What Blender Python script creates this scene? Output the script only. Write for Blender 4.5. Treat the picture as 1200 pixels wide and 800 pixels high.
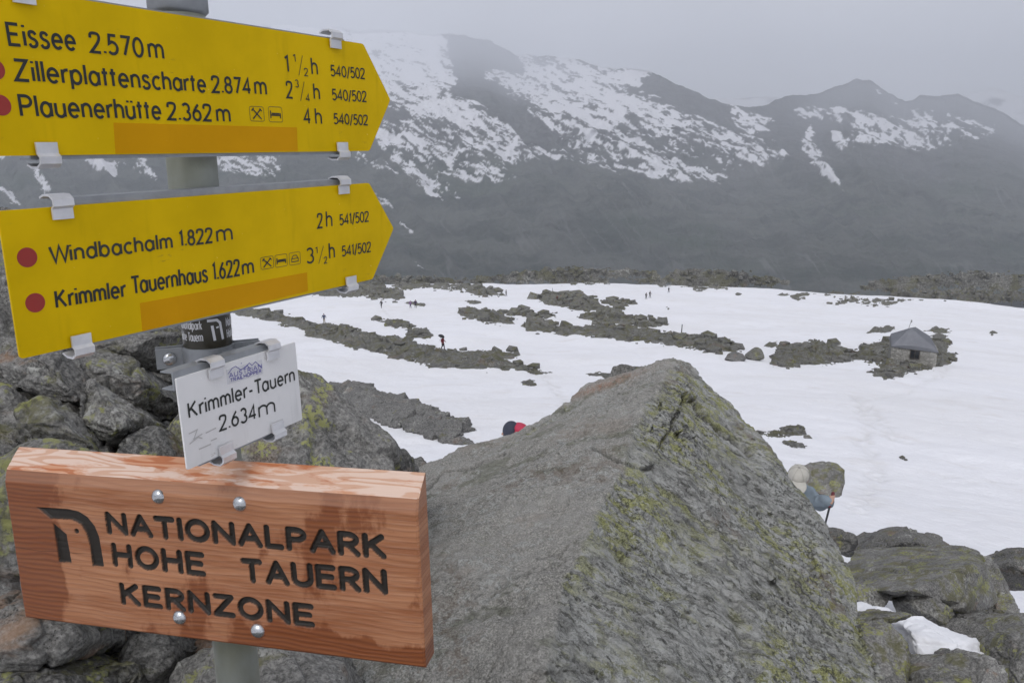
import bpy, bmesh, math, random
import numpy as np
from mathutils import Vector, Matrix
random.seed(7)
R = math.radians
S = bpy.context.scene
for o in list(bpy.data.objects): bpy.data.objects.remove(o)

# ------------------------------------------------------------------ camera, sky, sun, exposure
FPX, PITCH, EYE = 943.0, R(13.39), np.array([0., 0., 1.75])
cam = bpy.data.cameras.new('camera'); camo = bpy.data.objects.new('camera', cam); S.collection.objects.link(camo)
cam.sensor_width = 36; cam.lens = 36 * FPX / 1200; cam.clip_start = .05; cam.clip_end = 60000
camo.location = EYE; camo.rotation_euler = (math.pi / 2 - PITCH, 0, 0)
S.camera = camo
SUN_EL, SUN_AZ = R(52), R(-160)              # azimuth clockwise from +Y (the viewing direction)
world = bpy.data.worlds.new('World'); S.world = world; world.use_nodes = True
wn = world.node_tree; wn.nodes.clear()
sky = wn.nodes.new('ShaderNodeTexSky'); sky.sky_type = 'NISHITA'; sky.sun_disc = False
sky.sun_elevation = SUN_EL; sky.sun_rotation = SUN_AZ; sky.altitude = 2600; sky.air_density = 1.0; sky.dust_density = 6; sky.ozone_density = 1.0
bwn = wn.nodes.new('ShaderNodeHueSaturation'); bwn.inputs['Saturation'].default_value = .10
wtc = wn.nodes.new('ShaderNodeTexCoord'); wsep = wn.nodes.new('ShaderNodeSeparateXYZ'); wmr = wn.nodes.new('ShaderNodeMapRange')
wno = wn.nodes.new('ShaderNodeTexNoise'); wno.inputs['Scale'].default_value = 2.2; wno.inputs['Detail'].default_value = 5
wmm = wn.nodes.new('ShaderNodeMapRange'); wmm.inputs['From Min'].default_value = .3; wmm.inputs['From Max'].default_value = .7
wmm.inputs['To Min'].default_value = .84; wmm.inputs['To Max'].default_value = 1.14
wmul = wn.nodes.new('ShaderNodeMath'); wmul.operation = 'MULTIPLY'
wmr.inputs['From Min'].default_value = -.1; wmr.inputs['From Max'].default_value = 1.0
wmr.inputs['To Min'].default_value = .84; wmr.inputs['To Max'].default_value = 2.35       # overcast: brighter overhead
wmix = wn.nodes.new('ShaderNodeVectorMath'); wmix.operation = 'SCALE'
wbg = wn.nodes.new('ShaderNodeBackground'); wout = wn.nodes.new('ShaderNodeOutputWorld')
wtint = wn.nodes.new('ShaderNodeVectorMath'); wtint.operation = 'MULTIPLY'; wtint.inputs[1].default_value = (.99, .995, 1.05)
L = wn.links.new
L(sky.outputs[0], bwn.inputs['Color']); L(wtc.outputs['Generated'], wsep.inputs[0]); L(wsep.outputs[2], wmr.inputs['Value'])
L(wtc.outputs['Generated'], wno.inputs['Vector']); L(wno.outputs[0], wmm.inputs['Value'])
wbk = wn.nodes.new('ShaderNodeMapRange'); wbk.inputs['From Min'].default_value = .3; wbk.inputs['From Max'].default_value = -1; wbk.inputs['To Min'].default_value = 1; wbk.inputs['To Max'].default_value = 1.55
wm2 = wn.nodes.new('ShaderNodeMath'); wm2.operation = 'MULTIPLY'; L(wsep.outputs[1], wbk.inputs['Value'])
L(wmr.outputs[0], wm2.inputs[0]); L(wbk.outputs[0], wm2.inputs[1])
L(wm2.outputs[0], wmul.inputs[0]); L(wmm.outputs[0], wmul.inputs[1])
L(bwn.outputs[0], wmix.inputs[0]); L(wmul.outputs[0], wmix.inputs['Scale']); L(wmix.outputs[0], wtint.inputs[0])
L(wtint.outputs[0], wbg.inputs[0]); wbg.inputs[1].default_value = .10; L(wbg.outputs[0], wout.inputs[0])
sl = bpy.data.lights.new('sun', 'SUN'); sl.energy = .9; sl.angle = R(25); sl.color = (1, .97, .93)
so = bpy.data.objects.new('sun', sl); S.collection.objects.link(so)
sd = Vector((math.sin(SUN_AZ) * math.cos(SUN_EL), math.cos(SUN_AZ) * math.cos(SUN_EL), math.sin(SUN_EL)))
so.rotation_euler = sd.to_track_quat('Z', 'Y').to_euler(); so.location = (0, 0, 50)
S.view_settings.view_transform = 'Standard'; S.view_settings.look = 'None'; S.view_settings.gamma = 1; S.view_settings.exposure = 0.40
S.view_settings.use_curve_mapping = False
S.cycles.volume_bounces = 3; S.cycles.max_bounces = 8

# ------------------------------------------------------------------ helpers: rays, noise, meshes, materials
FW = np.array([0, math.cos(PITCH), -math.sin(PITCH)]); UP = np.array([0, math.sin(PITCH), math.cos(PITCH)]); RT = np.array([1., 0, 0])
def rays(u, v):
    u = np.asarray(u, float); v = np.asarray(v, float)
    return FW + ((u - 600) / FPX)[..., None] * RT - ((v - 400) / FPX)[..., None] * UP
def project(P):
    q = np.asarray(P) - EYE; d = q @ FW; return 600 + FPX * q[..., 0] / d, 400 - FPX * (q @ UP) / d
def px(u, v, d): return EYE + rays(u, v) * np.asarray(d, float)[..., None]

def _hash(ix, iy, iz, seed):
    h = (ix * 374761393 + iy * 668265263 + iz * 2147483647 + seed * 974634721).astype(np.int64) & 0xffffffff
    h = ((h ^ (h >> 13)) * 1274126177) & 0xffffffff
    h = ((h ^ (h >> 16)) * 2246822519) & 0xffffffff
    return ((h ^ (h >> 15)) & 0xffffff) / float(0xffffff)
def vnoise(P, seed=0):
    P = np.asarray(P, float); i = np.floor(P).astype(np.int64); f = P - i; f = f * f * f * (f * (f * 6 - 15) + 10)
    out = 0
    for dx in (0, 1):
        wx = f[..., 0] if dx else 1 - f[..., 0]
        for dy in (0, 1):
            wy = f[..., 1] if dy else 1 - f[..., 1]
            for dz in (0, 1):
                wz = f[..., 2] if dz else 1 - f[..., 2]
                out = out + wx * wy * wz * _hash(i[..., 0] + dx, i[..., 1] + dy, i[..., 2] + dz, seed)
    return out * 2 - 1
def fbm(P, octs=5, seed=0, gain=.5, lac=2.03):
    P = np.asarray(P, float); a, s, n = 1., 0, 0
    for k in range(octs):
        s = s + a * vnoise(P, seed + k * 17); n += a; a *= gain; P = P * lac + 3.7
    return s / n
def ridged(P, octs=5, seed=0, gain=.5):
    P = np.asarray(P, float); a, s, n = 1., 0, 0
    for k in range(octs):
        s = s + a * (1 - 2 * np.abs(vnoise(P, seed + k * 31))); n += a; a *= gain; P = P * 2.07 + 5.1
    return s / n
def worley(P, seed=0):
    """distance to nearest cell point, second distance and a random value per cell"""
    P = np.asarray(P, float); i = np.floor(P).astype(np.int64)
    d1 = np.full(P.shape[:-1], 9.); d2 = d1.copy(); rv = np.zeros(P.shape[:-1])
    for dx in (-1, 0, 1):
        for dy in (-1, 0, 1):
            for dz in (-1, 0, 1):
                c = i + np.array([dx, dy, dz]); h = [_hash(c[..., 0], c[..., 1], c[..., 2], seed + k) for k in range(4)]
                d = np.sqrt(sum((c[..., k] + h[k] - P[..., k]) ** 2 for k in range(3)))
                near = d < d1; d2 = np.where(near, d1, np.minimum(d2, d)); rv = np.where(near, h[3], rv); d1 = np.where(near, d, d1)
    return d1, d2, rv
def sstep(a, b, x):
    t = np.clip((np.asarray(x, float) - a) / (b - a), 0, 1); return t * t * (3 - 2 * t)
def poly_sd(poly, X, Y):
    """signed distance to a polygon, positive inside"""
    poly = np.asarray(poly, float); best = np.full(np.shape(X), 1e9); ins = np.zeros(np.shape(X), bool)
    for k in range(len(poly)):
        a, b = poly[k], poly[(k + 1) % len(poly)]
        ex, ey = b - a; t = np.clip(((X - a[0]) * ex + (Y - a[1]) * ey) / (ex * ex + ey * ey + 1e-12), 0, 1)
        best = np.minimum(best, np.hypot(X - a[0] - t * ex, Y - a[1] - t * ey))
        c = (a[1] > Y) != (b[1] > Y)
        with np.errstate(divide='ignore', invalid='ignore'): xi = a[0] + (Y - a[1]) / (b[1] - a[1] if b[1] != a[1] else 1e-12) * ex
        ins ^= c & (X < xi)
    return np.where(ins, best, -best)

def link(o, parent=None):
    S.collection.objects.link(o)
    if parent is not None: o.parent = parent
    return o
def tag(o, label=None, cat=None, group=None, kind=None):
    for k, v in (('label', label), ('category', cat), ('group', group), ('kind', kind)):
        if v: o[k] = v
    return o
def empty(name, loc, rz=0, mat=None):
    o = bpy.data.objects.new(name, None); link(o); o.empty_display_size = .1
    if mat is not None: o.matrix_world = mat
    else: o.location = loc; o.rotation_euler = (0, 0, rz)
    return o
def mesh_np(name, V, F, mat=None, parent=None, smooth=True, attrs=None, origin=None):
    """V (n,3), F (m,k) arrays -> one mesh object; attrs: name -> per-vertex floats"""
    V = np.asarray(V, float)
    if origin is not None: V = V - np.asarray(origin)
    me = bpy.data.meshes.new(name)
    F = np.asarray(F, np.int32); k = F.shape[1]
    me.vertices.add(len(V)); me.vertices.foreach_set('co', V.astype(np.float32).ravel())
    me.loops.add(F.size); me.loops.foreach_set('vertex_index', F.ravel())
    me.polygons.add(len(F)); me.polygons.foreach_set('loop_start', np.arange(0, F.size, k, dtype=np.int32))
    try: me.polygons.foreach_set('loop_total', np.full(len(F), k, np.int32))
    except Exception: pass
    me.update(calc_edges=True); me.validate()
    if attrs:
        for n, a in attrs.items():
            at = me.attributes.new(n, 'FLOAT', 'POINT'); at.data.foreach_set('value', np.asarray(a, np.float32))
    if smooth: me.polygons.foreach_set('use_smooth', np.ones(len(me.polygons), bool))
    o = bpy.data.objects.new(name, me); link(o, parent)
    if origin is not None: o.location = origin
    if mat is not None:
        for m in (mat if isinstance(mat, (list, tuple)) else [mat]): me.materials.append(m)
    return o
def grid_faces(nr, nc, keep=None):
    a = np.arange(nr * nc).reshape(nr, nc)
    F = np.stack([a[:-1, :-1], a[:-1, 1:], a[1:, 1:], a[1:, :-1]], -1)
    return F.reshape(-1, 4) if keep is None else F[keep]
def bm_obj(name, bm, mat, parent=None, smooth=False, bevel=0):
    if bevel:
        es = [e for e in bm.edges if len(e.link_faces) == 2 and e.calc_face_angle(0) > .6]
        bmesh.ops.bevel(bm, geom=es, offset=bevel, segments=2, profile=.5, affect='EDGES', clamp_overlap=True)
    bmesh.ops.recalc_face_normals(bm, faces=bm.faces)
    me = bpy.data.meshes.new(name); bm.to_mesh(me); bm.free()
    if smooth: me.polygons.foreach_set('use_smooth', np.ones(len(me.polygons), bool))
    o = bpy.data.objects.new(name, me); link(o, parent)
    if mat: me.materials.append(mat)
    return o
def add_box(bm, c, s, rot=None):
    M = Matrix.Translation(Vector(c)) @ (rot.to_4x4() if rot else Matrix.Identity(4)) @ Matrix.Diagonal((*s, 1))
    return bmesh.ops.create_cube(bm, size=1, matrix=M)
def add_prism(bm, poly, y0, y1):
    """polygon in local XZ, extruded along Y"""
    a = [bm.verts.new((p[0], y0, p[1])) for p in poly]; b = [bm.verts.new((p[0], y1, p[1])) for p in poly]
    bm.faces.new(a); bm.faces.new(b[::-1])
    for i in range(len(poly)): j = (i + 1) % len(poly); bm.faces.new((a[i], b[i], b[j], a[j]))
def add_lathe(bm, prof, seg=32, M=Matrix.Identity(4)):
    rings = []
    for r, z in prof:
        rings.append([bm.verts.new(M @ Vector((r * math.cos(2 * math.pi * k / seg), r * math.sin(2 * math.pi * k / seg), z))) for k in range(seg)])
    for a, b in zip(rings[:-1], rings[1:]):
        for k in range(seg): bm.faces.new((a[k], a[(k + 1) % seg], b[(k + 1) % seg], b[k]))
    bm.faces.new(rings[0][::-1]); bm.faces.new(rings[-1])
def add_cone(bm, p0, r0, p1, r1, seg=10):
    p0, p1 = Vector(p0), Vector(p1); q = (p1 - p0).to_track_quat('Z', 'Y').to_matrix().to_4x4()
    add_lathe(bm, [(max(r0, 1e-4), 0), (max(r1, 1e-4), (p1 - p0).length)], seg, Matrix.Translation(p0) @ q)
def remesh(bm, voxel):
    """closed shapes -> one continuous surface as (V, F)"""
    me = bpy.data.meshes.new('tmp'); bm.to_mesh(me); bm.free()
    o = bpy.data.objects.new('tmp', me); S.collection.objects.link(o)
    m = o.modifiers.new('r', 'REMESH'); m.mode = 'VOXEL'; m.voxel_size = voxel
    dg = bpy.context.evaluated_depsgraph_get(); ev = o.evaluated_get(dg); em = ev.to_mesh()
    V = np.empty(len(em.vertices) * 3, np.float32); em.vertices.foreach_get('co', V)
    n = len(em.polygons); lt = np.empty(n, np.int32); em.polygons.foreach_get('loop_total', lt)
    li = np.empty(len(em.loops), np.int32); em.loops.foreach_get('vertex_index', li)
    ev.to_mesh_clear(); bpy.data.objects.remove(o); bpy.data.meshes.remove(me)
    assert (lt == 4).all()
    return V.reshape(-1, 3).astype(float), li.reshape(-1, 4)
def vnormals(V, F):
    n = np.cross(V[F[:, 2]] - V[F[:, 0]], V[F[:, 3]] - V[F[:, 1]]); N = np.zeros_like(V)
    for k in range(4): np.add.at(N, F[:, k], n)
    return N / (np.linalg.norm(N, axis=1, keepdims=True) + 1e-12)
def relax(V, F, it=4, lam=.5):
    for _ in range(it):
        A = np.zeros_like(V); c = np.zeros(len(V))
        for k in range(4):
            np.add.at(A, F[:, k], V[F[:, (k + 1) % 4]]); np.add.at(A, F[:, (k + 1) % 4], V[F[:, k]])
            np.add.at(c, F[:, k], 1); np.add.at(c, F[:, (k + 1) % 4], 1)
        V = V + lam * (A / c[:, None] - V)
    return V

class NT:
    """small builder for procedural materials"""
    def __init__(s, name):
        s.m = bpy.data.materials.new(name); s.m.use_nodes = True; s.t = s.m.node_tree; s.t.nodes.clear()
        s.out = s.t.nodes.new('ShaderNodeOutputMaterial'); s.b = s.t.nodes.new('ShaderNodeBsdfPrincipled')
        s.t.links.new(s.b.outputs[0], s.out.inputs[0])
    def n(s, ty, **k):
        x = s.t.nodes.new(ty)
        for a, v in k.items():
            if hasattr(x, a): setattr(x, a, v)
        return x
    def put(s, v, sock):
        if isinstance(v, bpy.types.NodeSocket): s.t.links.new(v, sock)
        elif isinstance(v, (tuple, list)) and len(v) == 3 and sock.type == 'RGBA': sock.default_value = (*v, 1)
        else: sock.default_value = v
    def coord(s, which='Object', scale=(1, 1, 1), rot=(0, 0, 0), loc=(0, 0, 0)):
        if which == 'World': c = s.n('ShaderNodeNewGeometry').outputs['Position']
        else: c = s.n('ShaderNodeTexCoord').outputs[which]
        m = s.n('ShaderNodeMapping'); s.put(c, m.inputs[0]); m.inputs['Scale'].default_value = scale; m.inputs['Rotation'].default_value = rot; m.inputs['Location'].default_value = loc
        return m.outputs[0]
    def noise(s, vec, scale, detail=4, rough=.55, dist=0):
        x = s.n('ShaderNodeTexNoise'); s.put(vec, x.inputs['Vector']); x.inputs['Scale'].default_value = scale
        x.inputs['Detail'].default_value = detail; x.inputs['Roughness'].default_value = rough; x.inputs['Distortion'].default_value = dist
        return x.outputs[0]
    def voro(s, vec, scale, feature='F1', out='Distance', rnd=1):
        x = s.n('ShaderNodeTexVoronoi'); x.feature = feature; s.put(vec, x.inputs['Vector']); x.inputs['Scale'].default_value = scale; x.inputs['Randomness'].default_value = rnd
        return x.outputs[out]
    def rng(s, v, a, b, c=0, d=1):
        x = s.n('ShaderNodeMapRange'); x.interpolation_type = 'SMOOTHSTEP'; s.put(v, x.inputs['Value'])
        for n_, q in (('From Min', a), ('From Max', b), ('To Min', c), ('To Max', d)): s.put(q, x.inputs[n_])
        return x.outputs[0]
    def math(s, op, a, b=0):
        x = s.n('ShaderNodeMath'); x.operation = op; s.put(a, x.inputs[0]); s.put(b, x.inputs[1]); return x.outputs[0]
    def mix(s, f, a, b, mode='MIX'):
        x = s.n('ShaderNodeMix'); x.data_type = 'RGBA'; x.blend_type = mode
        s.put(f, x.inputs[0]); s.put(a, x.inputs[6]); s.put(b, x.inputs[7]); return x.outputs[2]
    def attr(s, name): x = s.n('ShaderNodeAttribute'); x.attribute_name = name; return x.outputs['Fac']
    def bump(s, h, strength=.3, dist=.01):
        x = s.n('ShaderNodeBump'); x.inputs['Strength'].default_value = strength; x.inputs['Distance'].default_value = dist
        s.put(h, x.inputs['Height']); return x.outputs[0]
    def done(s, col, rough=.6, normal=None, metal=0, spec=.5):
        s.put(col, s.b.inputs['Base Color']); s.put(rough, s.b.inputs['Roughness']); s.put(metal, s.b.inputs['Metallic'])
        s.b.inputs['Specular IOR Level'].default_value = spec
        if normal is not None: s.put(normal, s.b.inputs['Normal'])
        return s.m
def plain(name, col, rough=.6, metal=0, var=.12, scale=30, bump=0):
    k = NT(name); c = k.coord('Object'); f = k.noise(c, scale, 5)
    a = tuple(x * (1 - var) for x in col); b = tuple(min(1, x * (1 + var)) for x in col)
    return k.done(k.mix(f, a, b), k.rng(f, 0, 1, rough - .08, rough + .08), k.bump(f, bump, .004) if bump else None, metal)

def rock_mat(name, sc=1., base=(.085, .25), yellow=.5, pale=.5, moss=.3, stain=.25, tint=(1.0, .97, .90), bumpd=.012, side=False, lich=1.):
    """granite with speckle, map lichen, pale crusts, moss and rust; sc = size multiplier of the pattern"""
    k = NT(name); c = k.coord('World', (1 / sc,) * 3)
    c2 = k.coord('World', (1 / sc, 1 / sc, 2.2 / sc), (.5, .3, .7))
    big = k.noise(c, 2.3, 8, .62); mid = k.noise(c2, 11, 8, .68, .4); fine = k.noise(c, 85, 6, .72)
    lo = tuple(base[0] * t for t in tint); hi = tuple(base[1] * t for t in tint)
    col = k.mix(k.rng(k.math('ADD', k.math('MULTIPLY', big, .5), k.math('MULTIPLY', mid, .5)), .34, .66), lo, hi)
    col = k.mix(k.rng(fine, .36, .70, .0, 1), k.mix(1., col, (.45, .45, .45), 'MULTIPLY'), k.mix(.32, col, (.45, .44, .41)))
    st = k.rng(k.noise(c2, 4.2, 5, .6), .60 - .1 * stain, .75 - .1 * stain)
    col = k.mix(k.math('MULTIPLY', st, .65 * min(1, stain * 2)), col, (.26, .145, .075))
    d = k.voro(c, 130, 'F1'); spk = k.math('MULTIPLY', k.rng(d, .30, .20), k.rng(k.noise(c, 14, 3), .42, .62))
    col = k.mix(k.math('MULTIPLY', spk, .8), col, (.022, .021, .02))
    ps = k.math('MULTIPLY', k.rng(k.noise(c, 38, 5, .7), .52, .58), k.rng(k.noise(c, 5, 4, .6), .60 - .16 * pale, .74 - .16 * pale))
    col = k.mix(k.math('MULTIPLY', ps, .75), col, (.40, .40, .365))
    up = k.n('ShaderNodeNewGeometry').outputs['Normal']; sp = k.n('ShaderNodeSeparateXYZ'); k.put(up, sp.inputs[0])
    ms = k.math('MULTIPLY', k.rng(k.noise(c, 7, 6, .7), .63 - .2 * moss, .76 - .2 * moss), k.rng(sp.outputs[2], -.2, .5, .35, 1))
    col = k.mix(k.math('MULTIPLY', ms, .7), col, (.105, .10, .035))
    yl = k.math('MULTIPLY', k.rng(k.noise(c, 52, 6, .7), .485, .515), k.rng(k.noise(c, 6.5, 5, .65), .67 - .17 * yellow, .73 - .17 * yellow))
    if side: yl = k.math('MULTIPLY', yl, k.attr('side'))
    col = k.mix(k.math('MULTIPLY', yl, .8), col, k.mix(k.noise(c, 30, 3), tuple(x * lich for x in (.17, .17, .06)), tuple(x * lich for x in (.30, .31, .105))))
    if side:
        pl = k.math('MULTIPLY', k.math('SUBTRACT', 1, k.attr('side')), k.rng(k.noise(c, 3.1, 6, .65), .38, .60))
        col = k.mix(k.math('MULTIPLY', pl, .55), col, k.mix(k.noise(c, 60, 5, .7), (.17, .155, .135), (.37, .345, .30)))
    crack = k.rng(k.voro(c2, 3.3, 'DISTANCE_TO_EDGE'), .0, .035)
    h = k.math('ADD', k.math('MULTIPLY', mid, .9), k.math('ADD', k.math('MULTIPLY', fine, .5), k.math('MULTIPLY', crack, .0)))
    return k.done(col, k.rng(big, .3, .7, .62, .85), k.bump(h, .75, bumpd * sc), spec=.35)

M = {}
M['rock'] = rock_mat('granite_lichen', 1, (.075, .33), .66, .7, .4, .25)
M['slab'] = rock_mat('granite_map_lichen', 1, (.085, .32), .68, .5, .35, .2, lich=1.3)
M['rock_green'] = rock_mat('granite_mossy', 1.2, (.075, .31), .74, .45, .75, .2)
M['rock_dark'] = rock_mat('granite_dark', 1, (.05, .205), .35, .35, .4, .3)  # darker granite; also puts shade into the heap's recess rocks
M['rock_pink'] = rock_mat('granite_rusty', .9, (.085, .33), .4, .6, .2, .8)
def boulder_mat():
    k = NT('granite_boulder'); c = k.coord('World'); rt = k.coord('World', rot=(0, R(-41), 0)); mp_ = k.n('ShaderNodeMapping'); k.put(rt, mp_.inputs[0]); mp_.inputs['Scale'].default_value = (.38, 1, 1); c2 = mp_.outputs[0]
    sd = k.attr('side'); big = k.noise(c, 1.7, 5, .6); salt = k.noise(c, 170, 3, .6); pep = k.noise(c, 60, 5, .75)
    # pale left slab: warm fine-grained granite
    lf = k.mix(k.rng(salt, .36, .64), (.185, .180, .162), (.43, .415, .375)); lf = k.mix(k.rng(pep, .46, .62, 0, .4), lf, (.17, .165, .15)); lf = k.mix(k.math('MULTIPLY', k.rng(k.noise(c, 5, 7, .7), .40, .62), .45), lf, (.36, .35, .325))
    lf = k.mix(k.math('MULTIPLY', k.rng(k.noise(c, 2.6, 5, .65), .54, .66), .30), lf, (.27, .215, .165))
    gb = k.rng(k.noise(k.coord('World', (.6, 1.6, 1.6), (0, 0, .5)), 3.4, 7, .7), .53, .60); lf = k.mix(k.math('MULTIPLY', gb, .62), lf, k.mix(k.rng(pep, .4, .6), (.065, .07, .04), (.21, .215, .16)))
    # steep right side: dark crusts, pale crusts, map lichen drawn out down the slope
    n1 = k.noise(c2, 27, 9, .78, .2); n2 = k.noise(c2, 8, 7, .70); n3 = k.noise(k.coord('World', loc=(7, 3, 1)), 26, 6, .7)
    rs = k.mix(k.rng(n1, .42, .58), (.115, .116, .106), (.40, .40, .375)); rs = k.mix(k.math('MULTIPLY', k.rng(n2, .44, .60), .35), rs, (.17, .172, .158)); rs = k.mix(k.rng(salt, .35, .65, 0, .45), rs, (.36, .355, .33)); rs = k.mix(k.math('MULTIPLY', k.rng(k.noise(c2, 30, 8, .78), .545, .575), .8), rs, (.05, .049, .042))
    yl = k.math('MULTIPLY', k.rng(k.noise(c2, 24, 7, .72), .475, .53), k.rng(k.math('ADD', k.noise(c2, 2.8, 5, .6), k.math('MULTIPLY', big, .25)), .50, .68))
    ycol = k.mix(k.rng(salt, .4, .6), (.165, .17, .045), (.37, .375, .135)); rs = k.mix(k.math('MULTIPLY', yl, .80), rs, ycol)
    # where the two meet: grey-white crusts with crisp edges
    col = k.mix(sd, lf, rs)
    pm = k.math('MULTIPLY', k.rng(n3, .525, .55), k.rng(k.noise(c, 3.1, 5, .6), .44, .56)); col = k.mix(k.math('MULTIPLY', pm, .8), col, k.mix(k.rng(salt, .35, .6), (.26, .265, .25), (.43, .435, .41)))
    dk = k.math('MULTIPLY', k.rng(k.noise(c, 48, 6, .78), .535, .565), k.rng(k.noise(c, 2.2, 4, .6), .40, .56)); col = k.mix(k.math('MULTIPLY', dk, k.rng(sd, 0, 1, .45, .8)), col, (.04, .039, .034))
    ms = k.math('MULTIPLY', k.rng(k.noise(c, 16, 6, .7), .50, .56), k.rng(k.noise(k.coord('World', loc=(2, 9, 4)), 1.9, 4, .55), .58, .66)); col = k.mix(k.math('MULTIPLY', ms, .4), col, (.11, .065, .035))
    col = k.mix(k.math('MULTIPLY', k.attr('rust'), k.rng(pep, .35, .6)), col, (.30, .16, .10)); col = k.mix(k.attr('crack'), col, (.03, .029, .025))
    h = k.math('ADD', k.math('MULTIPLY', n1, .8), k.math('ADD', k.math('MULTIPLY', pep, .6), k.math('MULTIPLY', salt, .25)))
    return k.done(col, k.rng(big, .3, .7, .7, .9), k.bump(h, .9, .017), spec=.3)
M['boulder'] = boulder_mat()
M['outcrop_near'] = rock_mat('outcrop_stone_near', 5, (.085, .24), .15, .35, .3, .2, (1, .98, .93), .02)
M['outcrop'] = rock_mat('outcrop_stone', 9, (.07, .29), .3, .5, .85, .3, (1, .98, .88), .05)
M['outcrop_brown'] = rock_mat('outcrop_turf', 9, (.09, .30), .3, .5, .8, .25, (1, .98, .85), .05)
M['outcrop_rim'] = rock_mat('outcrop_rim_stone', 40, (.06, .33), .3, .45, .8, .2, (1, .98, .86), .03)
M['outcrop_pale'] = rock_mat('outcrop_pale_boulder', 6, (.12, .27), .5, .3, .7, .1, (1, 1, .86), .03)
def sign_paint(name, col, dirt=.25):
    k = NT(name); c = k.coord('Object'); f = k.noise(c, 9, 6, .6); g = k.noise(k.coord('Object', (1, 1, .15)), 60, 4)
    a = k.mix(k.rng(f, .3, .75), col, tuple(x * (1 - dirt) for x in col)); a = k.mix(k.rng(g, .56, .78, 0, .4), a, tuple(x * .72 for x in col)); sm1 = k.math('MULTIPLY', k.rng(k.noise(k.coord('Object', (1, 1, 2.5)), 26, 7, .75), .60, .66), k.rng(k.noise(c, 7, 3), .56, .64)); a = k.mix(k.math('MULTIPLY', sm1, .45), a, (.20, .12, .03)); ch_ = k.rng(k.noise(c, 160, 3, .6), .73, .76); a = k.mix(k.math('MULTIPLY', ch_, .5), a, tuple(min(1, x + .18) for x in col))
    return k.done(a, k.rng(f, .2, .8, .45, .62), k.bump(f, .05, .002), spec=.1)
M['yellow'] = sign_paint('yellow_paint', (.70, .46, .0), .16)
M['orange'] = sign_paint('orange_tape', (.62, .30, .0), .12)
M['white'] = sign_paint('white_paint', (.74, .735, .73), .08)
M['black'] = plain('black_lettering', (.014, .016, .013), .5, 0, .2)
M['faded'] = plain('faded_lettering', (.028, .028, .018), .55, 0, .2)
M['red'] = plain('red_dot_paint', (.30, .022, .016), .5, 0, .15)
M['violet'] = plain('violet_print', (.10, .09, .34), .5)
M['ghost'] = plain('faint_grey_scratch', (.47, .46, .45), .55)
M['sticker_white'] = plain('sticker_white_film', (.60, .60, .615), .35, 0, .04)
def metal_mat(name, col, rough, var=.2, met=.85):
    k = NT(name); c = k.coord('Object'); f = k.noise(c, 45, 6, .6); g = k.voro(c, 60, 'F1', 'Color')
    cc = k.mix(k.rng(f, .35, .65), tuple(x * (1 - var) for x in col), col)
    return k.done(cc, k.rng(f, .3, .7, rough - .1, rough + .12), k.bump(f, .12, .002), met)
M['alu'] = metal_mat('aluminium', (.70, .70, .715), .42, .14, .5)
M['steel'] = metal_mat('bolt_steel', (.55, .56, .57), .22)
M['zinc'] = metal_mat('galvanised_zinc', (.33, .345, .36), .5, .2, .5)
k = NT('galvanised_post'); c = k.coord('Object', (1, 1, .25)); f = k.noise(c, 40, 6, .65); g = k.noise(k.coord('Object'), 9, 5)
M['post'] = k.done(k.mix(k.rng(g, .35, .65), k.mix(f, (.25, .265, .225), (.34, .355, .33)), k.mix(f, (.19, .20, .145), (.29, .295, .235))), .5, k.bump(f, .2, .002), .35)
M['post_band'] = plain('brown_sticker_film', (.028, .024, .014), .35, 0, .15)

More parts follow.
